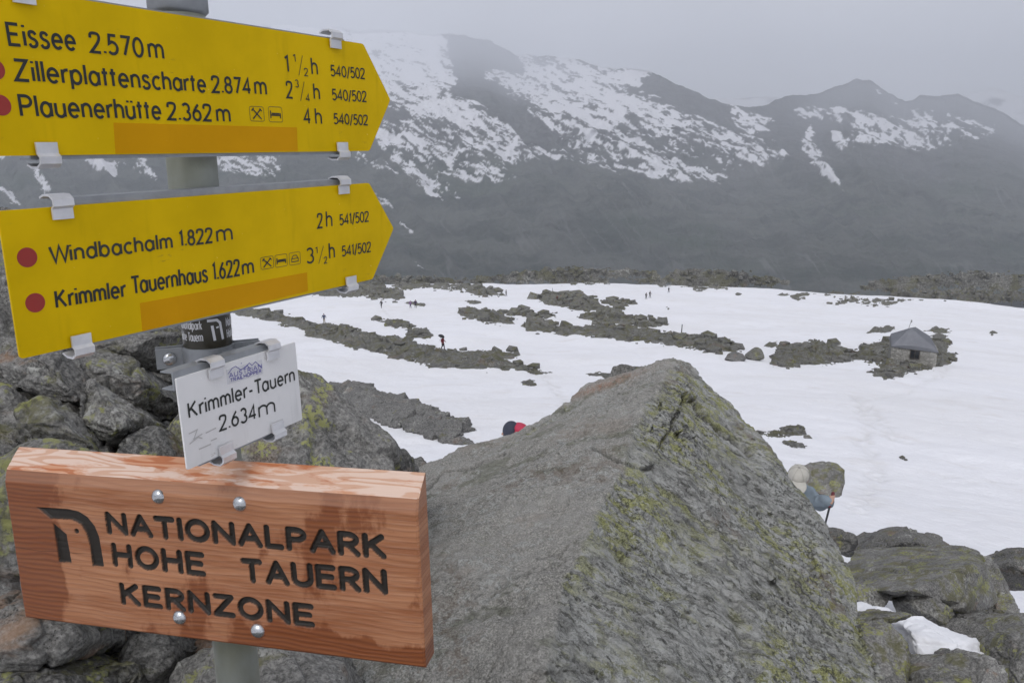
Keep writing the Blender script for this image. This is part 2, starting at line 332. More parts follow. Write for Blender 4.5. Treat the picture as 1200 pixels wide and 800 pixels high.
# wood of the national-park board: front with routed black letters, pale weathered top
def wood(name, top):
    k = NT(name); c = k.coord('Object'); sx = k.n('ShaderNodeSeparateXYZ'); k.put(c, sx.inputs[0])
    fib = k.noise(k.coord('Object', (4, 130, 130)), 4, 6, .7)
    if not top:
        w = k.noise(k.coord('Object', (1.0, 1, 3.2)), 3.2, 3, .5)
        ph = k.math('ADD', k.math('MULTIPLY', sx.outputs[2], 880), k.math('MULTIPLY', w, 44))
        gr = k.math('ADD', k.math('MULTIPLY', k.math('SINE', ph), .5), .5); wide = k.noise(k.coord('Object', (.8, 1, 9)), 4, 4, .6)
        col = k.mix(k.rng(wide, .35, .65), (.265, .092, .034), (.40, .178, .084))
        col = k.mix(k.math('MULTIPLY', k.rng(gr, .55, 1), .34), col, (.155, .056, .024)); col = k.mix(k.math('MULTIPLY', k.rng(fib, .4, .75), .35), col, (.52, .32, .22))
        edge = k.math('ADD', k.rng(sx.outputs[0], -.205, -.285), k.math('MULTIPLY', k.rng(sx.outputs[2], -.06, -.11), k.rng(sx.outputs[0], -.02, .10)))
        st = k.rng(k.math('ADD', k.noise(k.coord('Object', (1.6, 1, 1)), 6.0, 6, .62), k.math('MULTIPLY', edge, .30)), .545, .62)
        col = k.mix(k.math('MULTIPLY', st, .78), col, k.mix(gr, (.195, .052, .011), (.125, .029, .006)))
        kn = k.rng(k.voro(k.coord('Object', (1, .2, 1)), 7), .04, .07, 1, 0); col = k.mix(k.math('MULTIPLY', kn, .6), col, (.12, .04, .018))
        ck = k.rng(k.math('ABSOLUTE', k.math('ADD', sx.outputs[2], k.math('ADD', k.math('MULTIPLY', k.noise(k.coord('Object', (3, 0, 0)), 3, 3), .012), -.004))), .0006, .0002)
        col = k.mix(k.math('MULTIPLY', k.math('MULTIPLY', ck, k.rng(sx.outputs[0], -.16, -.20)), .8), col, (.05, .02, .01))
        pale = k.rng(sx.outputs[2], .0945, .097); col = k.mix(k.math('MULTIPLY', pale, .40), col, (.36, .20, .13))  # brightness of the bevel strip under the top edge, put into the colour
        pt = k.attr('paint'); col = k.mix(pt, col, k.mix(fib, (.012, .010, .008), (.032, .026, .02)))
        return k.done(col, k.rng(st, 0, 1, .6, .42), k.bump(k.math('ADD', fib, k.math('MULTIPLY', gr, .6)), .22, .0015), spec=.35)
    w = k.noise(k.coord('Object', (1.3, 9, 9)), 3.4, 2.5, .5)
    gr = k.math('ADD', k.math('MULTIPLY', k.math('SINE', k.math('MULTIPLY', w, 64)), .5), .5)
    st = k.rng(k.noise(k.coord('Object', (1.0, 5, 5)), 6.5, 6, .65), .46, .56)
    late = k.mix(st, (.55, .335, .23), (.40, .115, .030)); pale = k.mix(st, (.66, .50, .41), (.54, .26, .14))
    col = k.mix(k.rng(gr, .50, .82), pale, late); col = k.mix(k.math('MULTIPLY', fib, .25), col, (.48, .32, .24))
    return k.done(col, .55, k.bump(k.math('ADD', fib, gr), .2, .0015), spec=.35)
M['wood'] = wood('larch_front', False); M['wood_top'] = wood('larch_weathered_top', True)

# snow, ground, mountain
k = NT('snow'); c = k.coord('World'); a = k.noise(c, .05, 5, .6); b = k.noise(c, 1.1, 6, .6); d_ = k.noise(k.coord('World', (1, 1, .3)), .35, 5, .6)
snowc = k.mix(k.rng(a, .4, .7), (.80, .80, .825), (.76, .755, .765)); snowc = k.mix(k.math('MULTIPLY', k.rng(d_, .54, .72), .5), snowc, (.68, .655, .64))
snowc = k.mix(k.math('MULTIPLY', k.attr('trodden'), .55), snowc, (.62, .61, .60))
h_ = k.math('ADD', b, k.math('MULTIPLY', k.noise(c, 5, 4), .35))
k.b.inputs['Subsurface Weight'].default_value = 0
fs = k.noise(c, 9, 5, .7); soil = k.mix(k.rng(fs, .35, .65), (.03, .028, .024), (.12, .115, .10))
grass = k.mix(k.noise(c, .03, 8, .7), (.035, .045, .022), (.09, .085, .06))
g_ = k.mix(k.attr('snow'), soil, snowc); g_ = k.mix(k.attr('valley'), g_, grass)
M['ground'] = k.done(g_, .7, k.bump(h_, .7, .14), spec=.3)
k = NT('snow_patch'); c = k.coord('World'); b = k.noise(c, 14, 6, .65)
M['snow'] = k.done(k.mix(b, (.74, .745, .77), (.84, .84, .86)), .6, k.bump(b, .5, .03), spec=.3)
k = NT('mountain_ground'); c = k.coord('World'); a = k.noise(c, .006, 10, .68); b = k.noise(k.coord('World', (1, .4, 1.0), (0, .5, 0)), .03, 8, .7)
gm = k.mix(k.rng(a, .38, .62), (.006, .017, .008), (.075, .082, .068)); gm = k.mix(k.math('MULTIPLY', k.rng(k.attr('gully'), .15, .6), .22), gm, (.085, .085, .08)); gm = k.mix(k.math('MULTIPLY', k.rng(k.noise(c, .0022, 6, .6), .5, .65), .5), gm, (.014, .040, .012)); rm = k.mix(k.rng(b, .3, .7), (.016, .017, .022), (.10, .098, .10))
cm = k.mix(k.attr('rock'), gm, k.mix(k.math('MULTIPLY', b, .6), rm, gm)); cm = k.mix(k.math('MULTIPLY', k.attr('streak'), .55), cm, (.17, .17, .165)); cm = k.mix(k.attr('snow'), cm, (.80, .80, .83))
M['mountain'] = k.done(cm, .85, k.bump(k.math('ADD', a, b), 1, 26), spec=.2)

# ------------------------------------------------------------------ terrain: the snowfield falling away from the pass, and the valley
_D = np.array([0., 1.5, 2.5, 3.5, 4.5, 6, 8, 12, 20, 30, 50, 85, 110, 140, 200, 320, 338, 360, 420, 560, 900, 1500, 6000, 20000])
_Z = np.array([-1.75, -1.85, -2.15, -2.7, -3.3, -3.85, -4.55, -6.1, -8.9, -11.5, -15.2, -21.2, -25.3, -29.4, -37.0, -51.8, -54.0, -61, -100, -220, -520, -640, -660, -660]) + 1.75
_t = np.linspace(math.log(.3), math.log(20000), 3000); _zz = np.interp(np.exp(_t), _D, _Z)
_w = np.exp(-.5 * (np.arange(-40, 41) / 16.) ** 2); _w /= _w.sum(); _zs = np.convolve(np.pad(_zz, 40, mode='edge'), _w, mode='valid')
def ground_z(x, y):
    x = np.asarray(x, float); y = np.asarray(y, float); D = np.hypot(x, y)
    z = np.interp(np.log(np.maximum(D, .3)), _t, _zs)
    P = np.stack([x / 30, y / 30, 0 * x], -1)
    n = fbm(P, 3, 5) * np.clip(D / 30, 0, 2.2) * .55 * (D < 5000)
    n = n + fbm(P * 11, 3, 9) * .10 * np.clip(D / 8, 0, 1)
    behind = sstep(0, -8, y) * sstep(0, 60, -y)                     # behind the camera the pass stays roughly level
    return np.where(y < 0, z * (1 - .9 * sstep(0, -6, y)) - .02 * np.abs(y) * (y < 0), z) + n
def ground_hit(u, v, lo=3., hi=360.):
    """point of the snow surface seen along a ray (bisection on depth)"""
    r = rays(u, v); a = np.full(r.shape[:-1], lo); b = np.full(r.shape[:-1], hi)
    for _ in range(26):
        m = (a + b) / 2; P = EYE + r * m[..., None]; below = P[..., 2] < ground_z(P[..., 0], P[..., 1])
        b = np.where(below, m, b); a = np.where(below, a, m)
    return EYE + r * ((a + b) / 2)[..., None]
az = np.concatenate([np.linspace(-180, -48, 40, endpoint=False), np.linspace(-48, -34, 40, endpoint=False), np.linspace(-34, 34, 860, endpoint=False), np.linspace(34, 180, 60)])
rad = np.exp(np.concatenate([np.linspace(math.log(.3), math.log(345), 640), np.linspace(math.log(352), math.log(9200), 60)]))
A_, R_ = np.meshgrid(np.radians(az), rad); X, Y = np.sin(A_) * R_, np.cos(A_) * R_
Z = ground_z(X, Y)
pn = fbm(np.stack([X / 2.0, Y / 2.0, 0 * X], -1), 4, 3)
nearw = np.clip(R_ / 10, 0, 1) * (1 - sstep(120, 300, R_))
Z += nearw * (.11 * fbm(np.stack([X / 5.5, Y / 4.0, 0 * X], -1), 4, 71) + .05 * fbm(np.stack([X / 1.1, Y / .8, 0 * X], -1), 3, 72) * (R_ < 90))
def footprints(X, Y, Z, path, gap=.36, side=.16, dep=.10, rad=.19, seed=1):
    """a trodden trail: alternating dents along a ground path"""
    rd = random.Random(seed); P = [ground_hit(np.array(float(a)), np.array(float(b))) for a, b in path]; lf = 1; d = np.zeros_like(Z)
    for a, b in zip(P[:-1], P[1:]):
        v = (b - a)[:2]; n = max(1, int(np.linalg.norm(v) / gap)); t_ = v / np.linalg.norm(v); nn = np.array([-t_[1], t_[0]])
        for i in range(n):
            c = a[:2] + v * (i + rd.uniform(-.2, .2)) / n + nn * (side * lf + rd.uniform(-.2, .2)); lf = -lf; r_ = rad * rd.uniform(.8, 1.5)
            ia = int(np.searchsorted(rad_l, np.hypot(*c))); w = 8 if np.hypot(*c) > 12 else 20; sl_ = slice(max(0, ia - w), ia + w); aa = math.degrees(math.atan2(c[0], c[1])); ja = int(np.searchsorted(az, aa)); sj = slice(max(0, ja - 20), ja + 20)
            q = np.exp(-((X[sl_, sj] - c[0]) ** 2 + (Y[sl_, sj] - c[1]) ** 2) / r_ ** 2); d[sl_, sj] = np.maximum(d[sl_, sj], q * dep * rd.uniform(.6, 1.3))
    Z -= d; return d
rad_l = rad; foot = np.zeros_like(Z)
for i, pth in enumerate([[(1000, 462), (1012, 480), (1022, 500), (1010, 520), (1030, 540), (1020, 575), (1002, 605)], [(1004, 466), (1030, 488), (1045, 512), (1072, 520)], [(519, 411), (500, 396), (470, 378), (449, 362)], [(482, 362), (540, 352), (592, 347)], [(640, 520), (665, 470), (640, 440), (600, 425)],
                         [(1110, 432), (1060, 460), (1010, 470)], [(757, 351), (700, 345), (660, 330)], [(1180, 566), (1120, 560), (1060, 548)]]):
    foot = np.maximum(foot, footprints(X, Y, Z, pth, seed=i, dep=.12 if i in (0, 1, 4) else .09))
snowm = sstep(3.2, 3.8, R_ + .8 * pn + np.where(X > .6, .4, -1.3))
mesh_np('snowfield', np.stack([X, Y, Z], -1).reshape(-1, 3), grid_faces(*X.shape)[:, ::-1], M['ground'],
        attrs={'snow': snowm.ravel(), 'trodden': np.clip(foot * 9, 0, 1).ravel(), 'valley': sstep(342, 352, R_).ravel()})['kind'] = 'structure'

# ------------------------------------------------------------------ mountains across the valley
def mountain(name, crest, base_v, d0, d1, step, rows, snow_fn, relief, seed, u0=-420, u1=1620, far_fn=lambda u: 0 * u):
    us = np.arange(u0, u1 + .1, step); cr = np.interp(us, [p[0] for p in crest], [p[1] for p in crest])
    jit = fbm(np.stack([us / 26, 0 * us, 0 * us + seed], -1), 6, seed, .6) * 5.5
    t = np.linspace(0, 1, rows)[:, None]; t2 = t ** .92
    Vv = base_v + (cr[None, :] - base_v) * t2 + jit[None, :] * t ** 9; Uu = np.broadcast_to(us, Vv.shape)
    dd = d0 + (d1 - d0) * (.75 * t + .25 * t ** 2.5)
    dd = dd + far_fn(Uu) * sstep(.70, 1.0, t) ** 1.05  # summits stretched far back in shape so the even haze swallows them like cloud
    n0 = np.stack([Uu / 170, Vv / 120, 0 * Vv + seed], -1)
    dd = dd * (1 + .10 * ridged(n0, 6, seed) * np.sin(np.pi * np.clip(t, 0.02, 1)) ** .5)
    P = px(Uu, Vv, dd)
    w = np.sin(np.pi * np.clip(t * .97, 0, 1)) ** .6
    sk = P[..., :1] * .55 + P[..., 2:] * 1.0                         # gullies run down and to the right
    g = ridged(np.concatenate([sk / 420, P[..., 1:2] / 2600, P[..., 2:] / 900], -1), 6, seed + 3)
    q52 = np.stack([(Uu * math.cos(R(55)) + Vv * math.sin(R(55))) / 260, (-Uu * math.sin(R(55)) + Vv * math.cos(R(55))) / 30, 0 * Uu + seed], -1); gl = ridged(q52, 4, seed + 6)
    gfine = ridged(np.stack([Uu / 16, Vv / 9, 0 * Uu], -1), 4, seed + 7)
    P[..., 2] += (relief * g + relief * .55 * gl * (1 - .3 * t) + relief * .22 * gfine) * w * np.ones_like(Uu)
    snow = snow_fn(Uu, Vv, g); ca, sa = math.cos(R(52)), math.sin(R(52)); q1 = Uu * ca + Vv * sa; q2 = -Uu * sa + Vv * ca
    strk = sstep(.955, .995, 1 - np.abs(fbm(np.stack([q1 / 210, q2 / 17, 0 * q1 + seed], -1), 3, 44))) * sstep(.1, .4, fbm(np.stack([Uu / 60, Vv / 40, 0 * Uu + 9], -1), 3, 45))
    rock = np.clip(sstep(.42, .75, t + .22 * fbm(n0 * 3, 5, seed + 8)) + .0 * Vv, 0, 1)
    F = grid_faces(*Vv.shape)
    back = P[-1] + np.array([0, 900., -900.])                        # falls away behind the crest
    nV = np.concatenate([P.reshape(-1, 3), back]); nb = Vv.size; nc = Vv.shape[1]; lr = np.arange(nb - nc, nb)
    F2 = np.stack([lr[:-1], lr[1:], nb + np.arange(1, nc), nb + np.arange(nc - 1)], -1)
    o = mesh_np(name, nV, np.concatenate([F, F2]), M['mountain'], attrs={'snow': np.concatenate([snow.ravel(), snow[-1]]), 'rock': np.concatenate([rock.ravel(), rock[-1]]), 'streak': np.concatenate([strk.ravel(), strk[-1]]), 'gully': np.concatenate([gl.ravel(), gl[-1]])})
    o['kind'] = 'structure'; return o
SNOWF = [  # (weight, feather, polygon)
 (.98, 14, [(-420, 10), (523, 20), (524, 45), (527, 75), (540, 104), (520, 112), (548, 122), (592, 150), (618, 176), (560, 166), (500, 146), (450, 128), (380, 150), (200, 130), (-420, 130)]),  # snowfield; its crest strip is extra snow standing in for cloud
 (.90, 12, [(560, 82), (613, 92), (604, 62), (690, 72), (760, 86), (742, 108), (790, 132), (832, 148), (812, 152), (730, 140), (672, 132), (625, 122), (606, 118)]),
 (.66, 12, [(600, 108), (700, 128), (820, 148), (905, 172), (862, 176), (760, 168), (690, 156), (640, 142)]),
 (.50, 14, [(610, 132), (720, 150), (870, 188), (845, 216), (745, 204), (690, 186), (640, 160)]),
 (.70, 9, [(850, 122), (912, 144), (908, 150), (880, 160), (862, 148)]),
 (.64, 14, [(430, 148), (500, 148), (560, 168), (600, 176), (545, 180), (500, 192), (450, 186)]),
 (.64, 10, [(455, 176), (510, 200), (540, 232), (505, 228), (475, 200)]),
 (.60, 9, [(530, 166), (562, 188), (605, 216), (580, 214), (545, 190)]),
 (.60, 8, [(400, 176), (430, 180), (465, 205), (440, 200)]), (.60, 7, [(425, 210), (462, 240), (442, 238)]),
 (.95, 3, [(950, 146), (954, 160), (950, 170), (966, 182), (958, 196), (972, 206), (988, 226), (968, 216), (950, 202), (948, 186), (936, 172), (944, 160)]),
 (.62, 6, [(930, 128), (990, 128), (986, 146), (962, 142), (935, 138)]), (.70, 5, [(974, 152), (994, 168), (990, 180), (976, 172)]),
 (.60, 6, [(1000, 138), (1026, 142), (1012, 154), (998, 152)]), (.62, 6, [(1012, 158), (1060, 162), (1070, 176), (1015, 174)]),
 (.66, 6, [(1066, 128), (1096, 138), (1100, 152), (1078, 156)]), (.58, 7, [(1090, 132), (1150, 146), (1165, 150), (1110, 148)]),
 (.42, 12, [(430, 180), (560, 215), (640, 190), (760, 214), (860, 222), (800, 200), (640, 170), (520, 168)]), (.40, 12, [(990, 130), (1060, 140), (1170, 152), (1160, 170), (1060, 182), (1000, 178)]), (.42, 12, [(820, 150), (930, 190), (900, 205), (800, 190)]),
 (.62, 4, [(468, 258), (474, 260), (492, 274), (486, 274)]), (.62, 4, [(480, 306), (486, 308), (497, 317), (490, 316)]), (.5, 5, [(505, 252), (520, 262), (512, 264)]),
 (.75, 5, [(0, 182), (24, 182), (10, 196), (0, 196)]), (.75, 5, [(36, 200), (46, 204), (64, 234), (52, 234)]), (.68, 5, [(100, 186), (140, 186), (134, 204), (118, 202)]),
 (.68, 5, [(140, 186), (172, 186), (184, 212), (168, 208)]), (.7, 5, [(0, 226), (14, 230), (24, 244), (14, 244)]), (.6, 5, [(240, 186), (330, 186), (330, 215), (270, 215)]),
 (.8, 3, [(1026, 102), (1032, 112), (1028, 112)]), (.8, 3, [(1043, 116), (1052, 124), (1046, 123)])]
DARKF = [(525, 44), (600, 62), (614, 86), (572, 82), (556, 84), (582, 112), (640, 152), (676, 176), (640, 180), (594, 152), (566, 130), (526, 118), (536, 96), (526, 64)]
def snow_main(U, V, g):
    w = np.zeros(U.shape)
    for wt, fe, pl in SNOWF:
        pl = np.array(pl, float); m = (U > pl[:, 0].min() - 30) & (U < pl[:, 0].max() + 30) & (V > pl[:, 1].min() - 30) & (V < pl[:, 1].max() + 30)
        if m.any(): w[m] = np.maximum(w[m], wt * sstep(-fe, fe, poly_sd(pl, U[m], V[m])))
    w = w - .75 * sstep(-3, 4, poly_sd(DARKF, U, V) + 3 * fbm(np.stack([U / 9, V / 9, 0 * U], -1), 3, 2))
    ca, sa = math.cos(R(24)), math.sin(R(24)); a = U * ca + V * sa; b = -U * sa + V * ca
    n = .95 * fbm(np.stack([a / 34, b / 7.0, 0 * U], -1), 5, 21, .66) + .95 * fbm(np.stack([a / 10, b / 3.4, 0 * U + 4], -1), 4, 33, .7)
    n = n + .45 * fbm(np.stack([a / 4.5, b / 1.9, 0 * U + 7], -1), 2, 37)
    return sstep(.40, .62, w * 1.0 + n * 1.3 * sstep(.05, .4, w) * (1 - .30 * sstep(.85, .97, w)) - .045)
CREST = [(-420, 60), (-100, 36), (200, 30), (400, 34), (480, 40), (522, 42), (545, 42), (575, 46), (602, 62), (640, 66), (700, 77), (760, 84), (768, 88), (790, 100), (830, 117), (868, 125), (900, 123), (915, 117), (930, 113), (955, 114), (985, 101), (1004, 94),
         (1022, 97), (1042, 110), (1060, 118), (1080, 113), (1100, 115), (1122, 111), (1140, 118), (1165, 128), (1200, 145), (1400, 190), (1620, 200)]
mountain('mountain_slope', CREST, 352, 1700, 5200, 1.25, 290, snow_main, 48, 4, far_fn=lambda u: 8500 * (1 - sstep(560, 790, u)) + 3000 * sstep(880, 1005, u) * 1.0)
def snow_far(U, V, g): return .8 * sstep(.40, .55, .5 + .5 * fbm(np.stack([U / 22, V / 14, 0 * U], -1), 4, 61) + .2 * g + .004 * (140 - V))
mountain('far_mountain', [(-420, 90), (700, 110), (830, 120), (862, 118), (880, 114), (897, 112), (915, 118), (1080, 116), (1130, 112), (1160, 104), (1200, 112), (1260, 100), (1400, 115), (1620, 140)], 300, 6500, 11000, 4, 60, snow_far, 40, 12)

# ------------------------------------------------------------------ haze of the valley air (one closed box, even density)
hz = bmesh.new(); add_box(hz, (0, 2500, 650), (36000, 32000, 2800)); ho = bm_obj('haze', hz, None); ho['kind'] = 'stuff'
k = NT('haze_air'); k.t.nodes.remove(k.b); v = k.n('ShaderNodeVolumePrincipled'); v.inputs['Density'].default_value = 1.5e-4
v.inputs['Color'].default_value = (.80, .828, .885, 1); v.inputs['Anisotropy'].default_value = .0
k.t.links.new(v.outputs[0], k.out.inputs['Volume']); ho.data.materials.append(k.m)

# ------------------------------------------------------------------ boulders near the camera
def rock(name, label, pts, mat, vox, amp=.05, cat='rock', group=None, seed=1, strata=0, post=None, origin=None, facets=12):
    """convex body of the given world points, worn, cracked and roughened"""
    bm = bmesh.new()
    for p in pts: bm.verts.new(p)
    r = bmesh.ops.convex_hull(bm, input=bm.verts[:])
    bmesh.ops.delete(bm, geom=[v for v in bm.verts if not v.link_faces], context='VERTS')
    bmesh.ops.recalc_face_normals(bm, faces=bm.faces)
    V, F = remesh(bm, vox); V = relax(V, F, 1)
    sz = np.ptp(V, axis=0).mean(); N = vnormals(V, F); o = np.array([seed * 13.1, seed * 7.7, seed * 3.3])
    q = V / sz * 2.2 + o
    d1, d2, rv = worley(q * 1.3 + .25 * fbm(q * 2, 3, seed)[:, None], seed)
    d = amp * sz * (.75 * fbm(q, 4, seed) + .8 * (rv - .5) * sstep(0, .12, d2 - d1) - .45 * (1 - sstep(0, .10, d2 - d1)))
    d = d + .022 * sz ** .6 * .5 * ridged(q * 3.2, 5, seed + 2) * min(1, amp * 20)
    if strata:
        a = V @ np.array([.35, -.5, .79]); d = d + strata * (np.abs(((a * 5 + .5 * fbm(q, 3, seed)) % 1) - .5) - .25)
    d = d + .0055 * fbm(V * 26 + o, 4, seed + 5) + .003 * fbm(V * 90, 3, seed + 6)
    rp = random.Random(seed * 7 + 1)
    for q_ in range(facets):
        nn = np.array([rp.gauss(0, 1), rp.gauss(0, 1), rp.gauss(.3, 1)]); nn /= np.linalg.norm(nn); pr = V @ nn; lo_, hi_ = pr.min(), pr.max(); cut = hi_ - (hi_ - lo_) * rp.uniform(.04, .15)
        V = V - nn * (np.maximum(0, pr - cut) * .88)[:, None]
    N = vnormals(V, F); V = V + N * d[:, None]
    at = None
    if post: V, at = post(V, F)
    c = V.mean(0); c[2] = V[:, 2].min()
    ob = mesh_np(name, V, F, mat, attrs=at, origin=c); tag(ob, label, cat, group); return ob
def face_rock(name, label, outline, d, mat, bulge=.12, thick=.5, slope=.9, seed=1, amp=.05, group='boulders of the heap behind the signpost', vox=None, cat='rock', inner=None):
    """rock whose face towards the viewer has this outline; its top leans away"""
    rd = random.Random(seed); o = np.array(outline, float); c = o.mean(0); s = d / FPX
    pts = []
    for p in o: pts.append(px(*p, d + slope * (c[1] - p[1]) * s + rd.uniform(-.02, .02)))
    h = np.ptp(o[:, 1]) * s; w = np.ptp(o[:, 0]) * s; b = bulge * min(2.2 * h, w)
    for p in (inner if inner is not None else [c + (p - c) * rd.uniform(.35, .68) for p in o]):
        pts.append(px(p[0], p[1], d + slope * (c[1] - p[1]) * s - b * rd.uniform(.7, 1.2)))
    for p in o: q = c + (p - c) * .75; pts.append(px(q[0], q[1], d + slope * (c[1] - p[1]) * s) + np.array([0, thick, -thick * .55]))
    return rock(name, label, pts, mat, vox or max(.006, d * 1.9 / FPX), amp, cat, group, seed)

# the hero boulder: pale slab on its left, steep lichen side on its right
BP = [(430, 640, 3.0), (480, 556, 3.75), (505, 541, 3.95), (560, 519, 4.1), (605, 501, 4.25), (650, 474, 4.4), (690, 447, 4.55), (722, 436, 4.6), (757, 425, 4.5), (790, 420, 4.4), (808, 427, 4.4), (846, 462, 4.3), (888, 508, 4.2),
      (917, 544, 4.05), (950, 593, 3.85), (979, 645, 3.6), (1002, 693, 3.4), (1021, 744, 3.15), (1036, 785, 2.95), (1036, 845, 2.7),
      (750, 446, 4.25), (735, 480, 3.75), (726, 535, 3.2), (700, 600, 2.72), (664, 680, 2.32), (636, 790, 1.98), (620, 880, 1.8),
      (560, 620, 3.1), (510, 720, 2.5), (420, 790, 2.25), (330, 800, 2.35), (360, 900, 2.0), (850, 640, 3.05), (880, 760, 2.65), (800, 800, 2.3), (900, 900, 2.2)]
bpts = [px(*p) for p in BP]; bpts += [p * np.array([1, 1, 0]) + np.array([0, .6, -1.2]) for p in bpts[1:20]] + [p + np.array([0, .1, -.9]) for p in bpts[25:]]
def side_attr(V, F):
    N = relax(vnormals(V, F), F, 14); nx = N[:, 0] / (np.linalg.norm(N, axis=1) + 1e-9)
    s = sstep(-.12, .34, nx + .30 * fbm(V * 2.2, 4, 77))
    # long cracks and ledges of the steep side
    q = V @ np.array([[.8, .3, .2], [-.2, .9, .5], [.45, -.4, .9]]).T
    ln = np.abs(fbm(q * np.array([1.1, 3.2, 3.2]), 3, 91)); cr = (1 - sstep(0, .014, ln)) * sstep(.0, .25, fbm(V * 1.3, 2, 5)) * .016
    led = .03 * sstep(0, .5, np.sin(q[:, 2] * 9 + 2 * fbm(V * 1.5, 3, 8))) * s
    bl = .020 * (worley(V * 2.6 + .3 * fbm(V * 3, 2, 4)[:, None], 5)[2] - .5) * (.45 + .55 * s)
    pit = .020 * np.minimum(0, ridged(V * 8, 4, 12)) * (.4 + .6 * s) + .008 * ridged(V * 21, 4, 13) + .006 * fbm(V * 45, 3, 14)
    u, v = project(V); ev_ = np.interp(u, [480, 500, 560, 600, 630, 652, 690, 722, 745, 760], [556, 544, 523, 508, 494, 480, 452, 437, 428, 424])
    sag = 17 * np.interp(u, [470, 520, 600, 650, 700, 750], [0, .45, 1, .75, .4, 0]) * sstep(70, 0, v - ev_ + 14) * (u > 470) * (u < 755)
    V = V.copy(); V[:, 2] -= sag * np.maximum(0, (V - EYE) @ FW) / FPX
    V = V + vnormals(V, F) * (.055 * fbm(V * 1.5, 3, 15) + .030 * fbm(V * 3.6, 3, 16))[:, None]
    u, v = project(V); dig = np.zeros(len(V)); ck = np.zeros(len(V)); d3 = np.full(len(V), 9e9)
    for pl_, w_, dp_ in (([(694, 526), (712, 534), (726, 541), (744, 542), (757, 548), (768, 545)], 2.2, .035), ([(776, 521), (784, 505), (792, 492), (797, 480), (802, 466), (812, 455)], 1.8, .022), ([(500, 573), (513, 561), (521, 553), (536, 551), (549, 550), (566, 541), (590, 533)], 1.6, .022),
                         ([(830, 488), (845, 505), (862, 515), (880, 530)], 4.0, .05), ([(806, 462), (816, 466), (824, 482)], 5.5, .07), ([(730, 655), (742, 640), (760, 632)], 1.5, .02), ([(905, 640), (930, 668), (944, 700)], 1.6, .02), ([(560, 700), (600, 676), (640, 668)], 1.4, .012)):
        d_ = np.full(len(V), 99.)
        for a, b in zip(pl_[:-1], pl_[1:]):
            a, b = np.array(a, float), np.array(b, float); e = b - a; t = np.clip(((u - a[0]) * e[0] + (v - a[1]) * e[1]) / (e @ e), 0, 1); d_ = np.minimum(d_, np.hypot(u - a[0] - t * e[0], v - a[1] - t * e[1]))
        d_ = d_ + 2.2 * fbm(V * 11, 3, 51); q = sstep(w_, w_ * .25, d_); dig = np.maximum(dig, q * dp_); ck = np.maximum(ck, q * .55)  # grooves cut in; cracks, cavity and ledge shadow also darkened in colour
    fr = (vnormals(V, F) * (EYE - V)).sum(1) > 0; dig *= fr
    rust = np.exp(-(((u - 705) / 45) ** 2 + ((v - 452 + (u - 705) * .35) / 5) ** 2)) * .8 * fr
    return V + vnormals(V, F) * (bl + pit - cr - .6 * led - dig)[:, None], {'side': s, 'crack': ck * fr, 'rust': rust}
rock('boulder', 'huge foreground boulder with a pale left slab and a steep lichen-covered right side', bpts, M['boulder'], .0085, .012, 'boulder', None, 3, 0, side_attr, facets=0)
face_rock('boulder', 'small rounded rock showing just behind the top of the huge boulder', [(714, 445), (718, 430), (734, 423), (758, 425), (775, 445)], 5.0, M['rock_dark'], .1, .4, .5, 31, group=None)

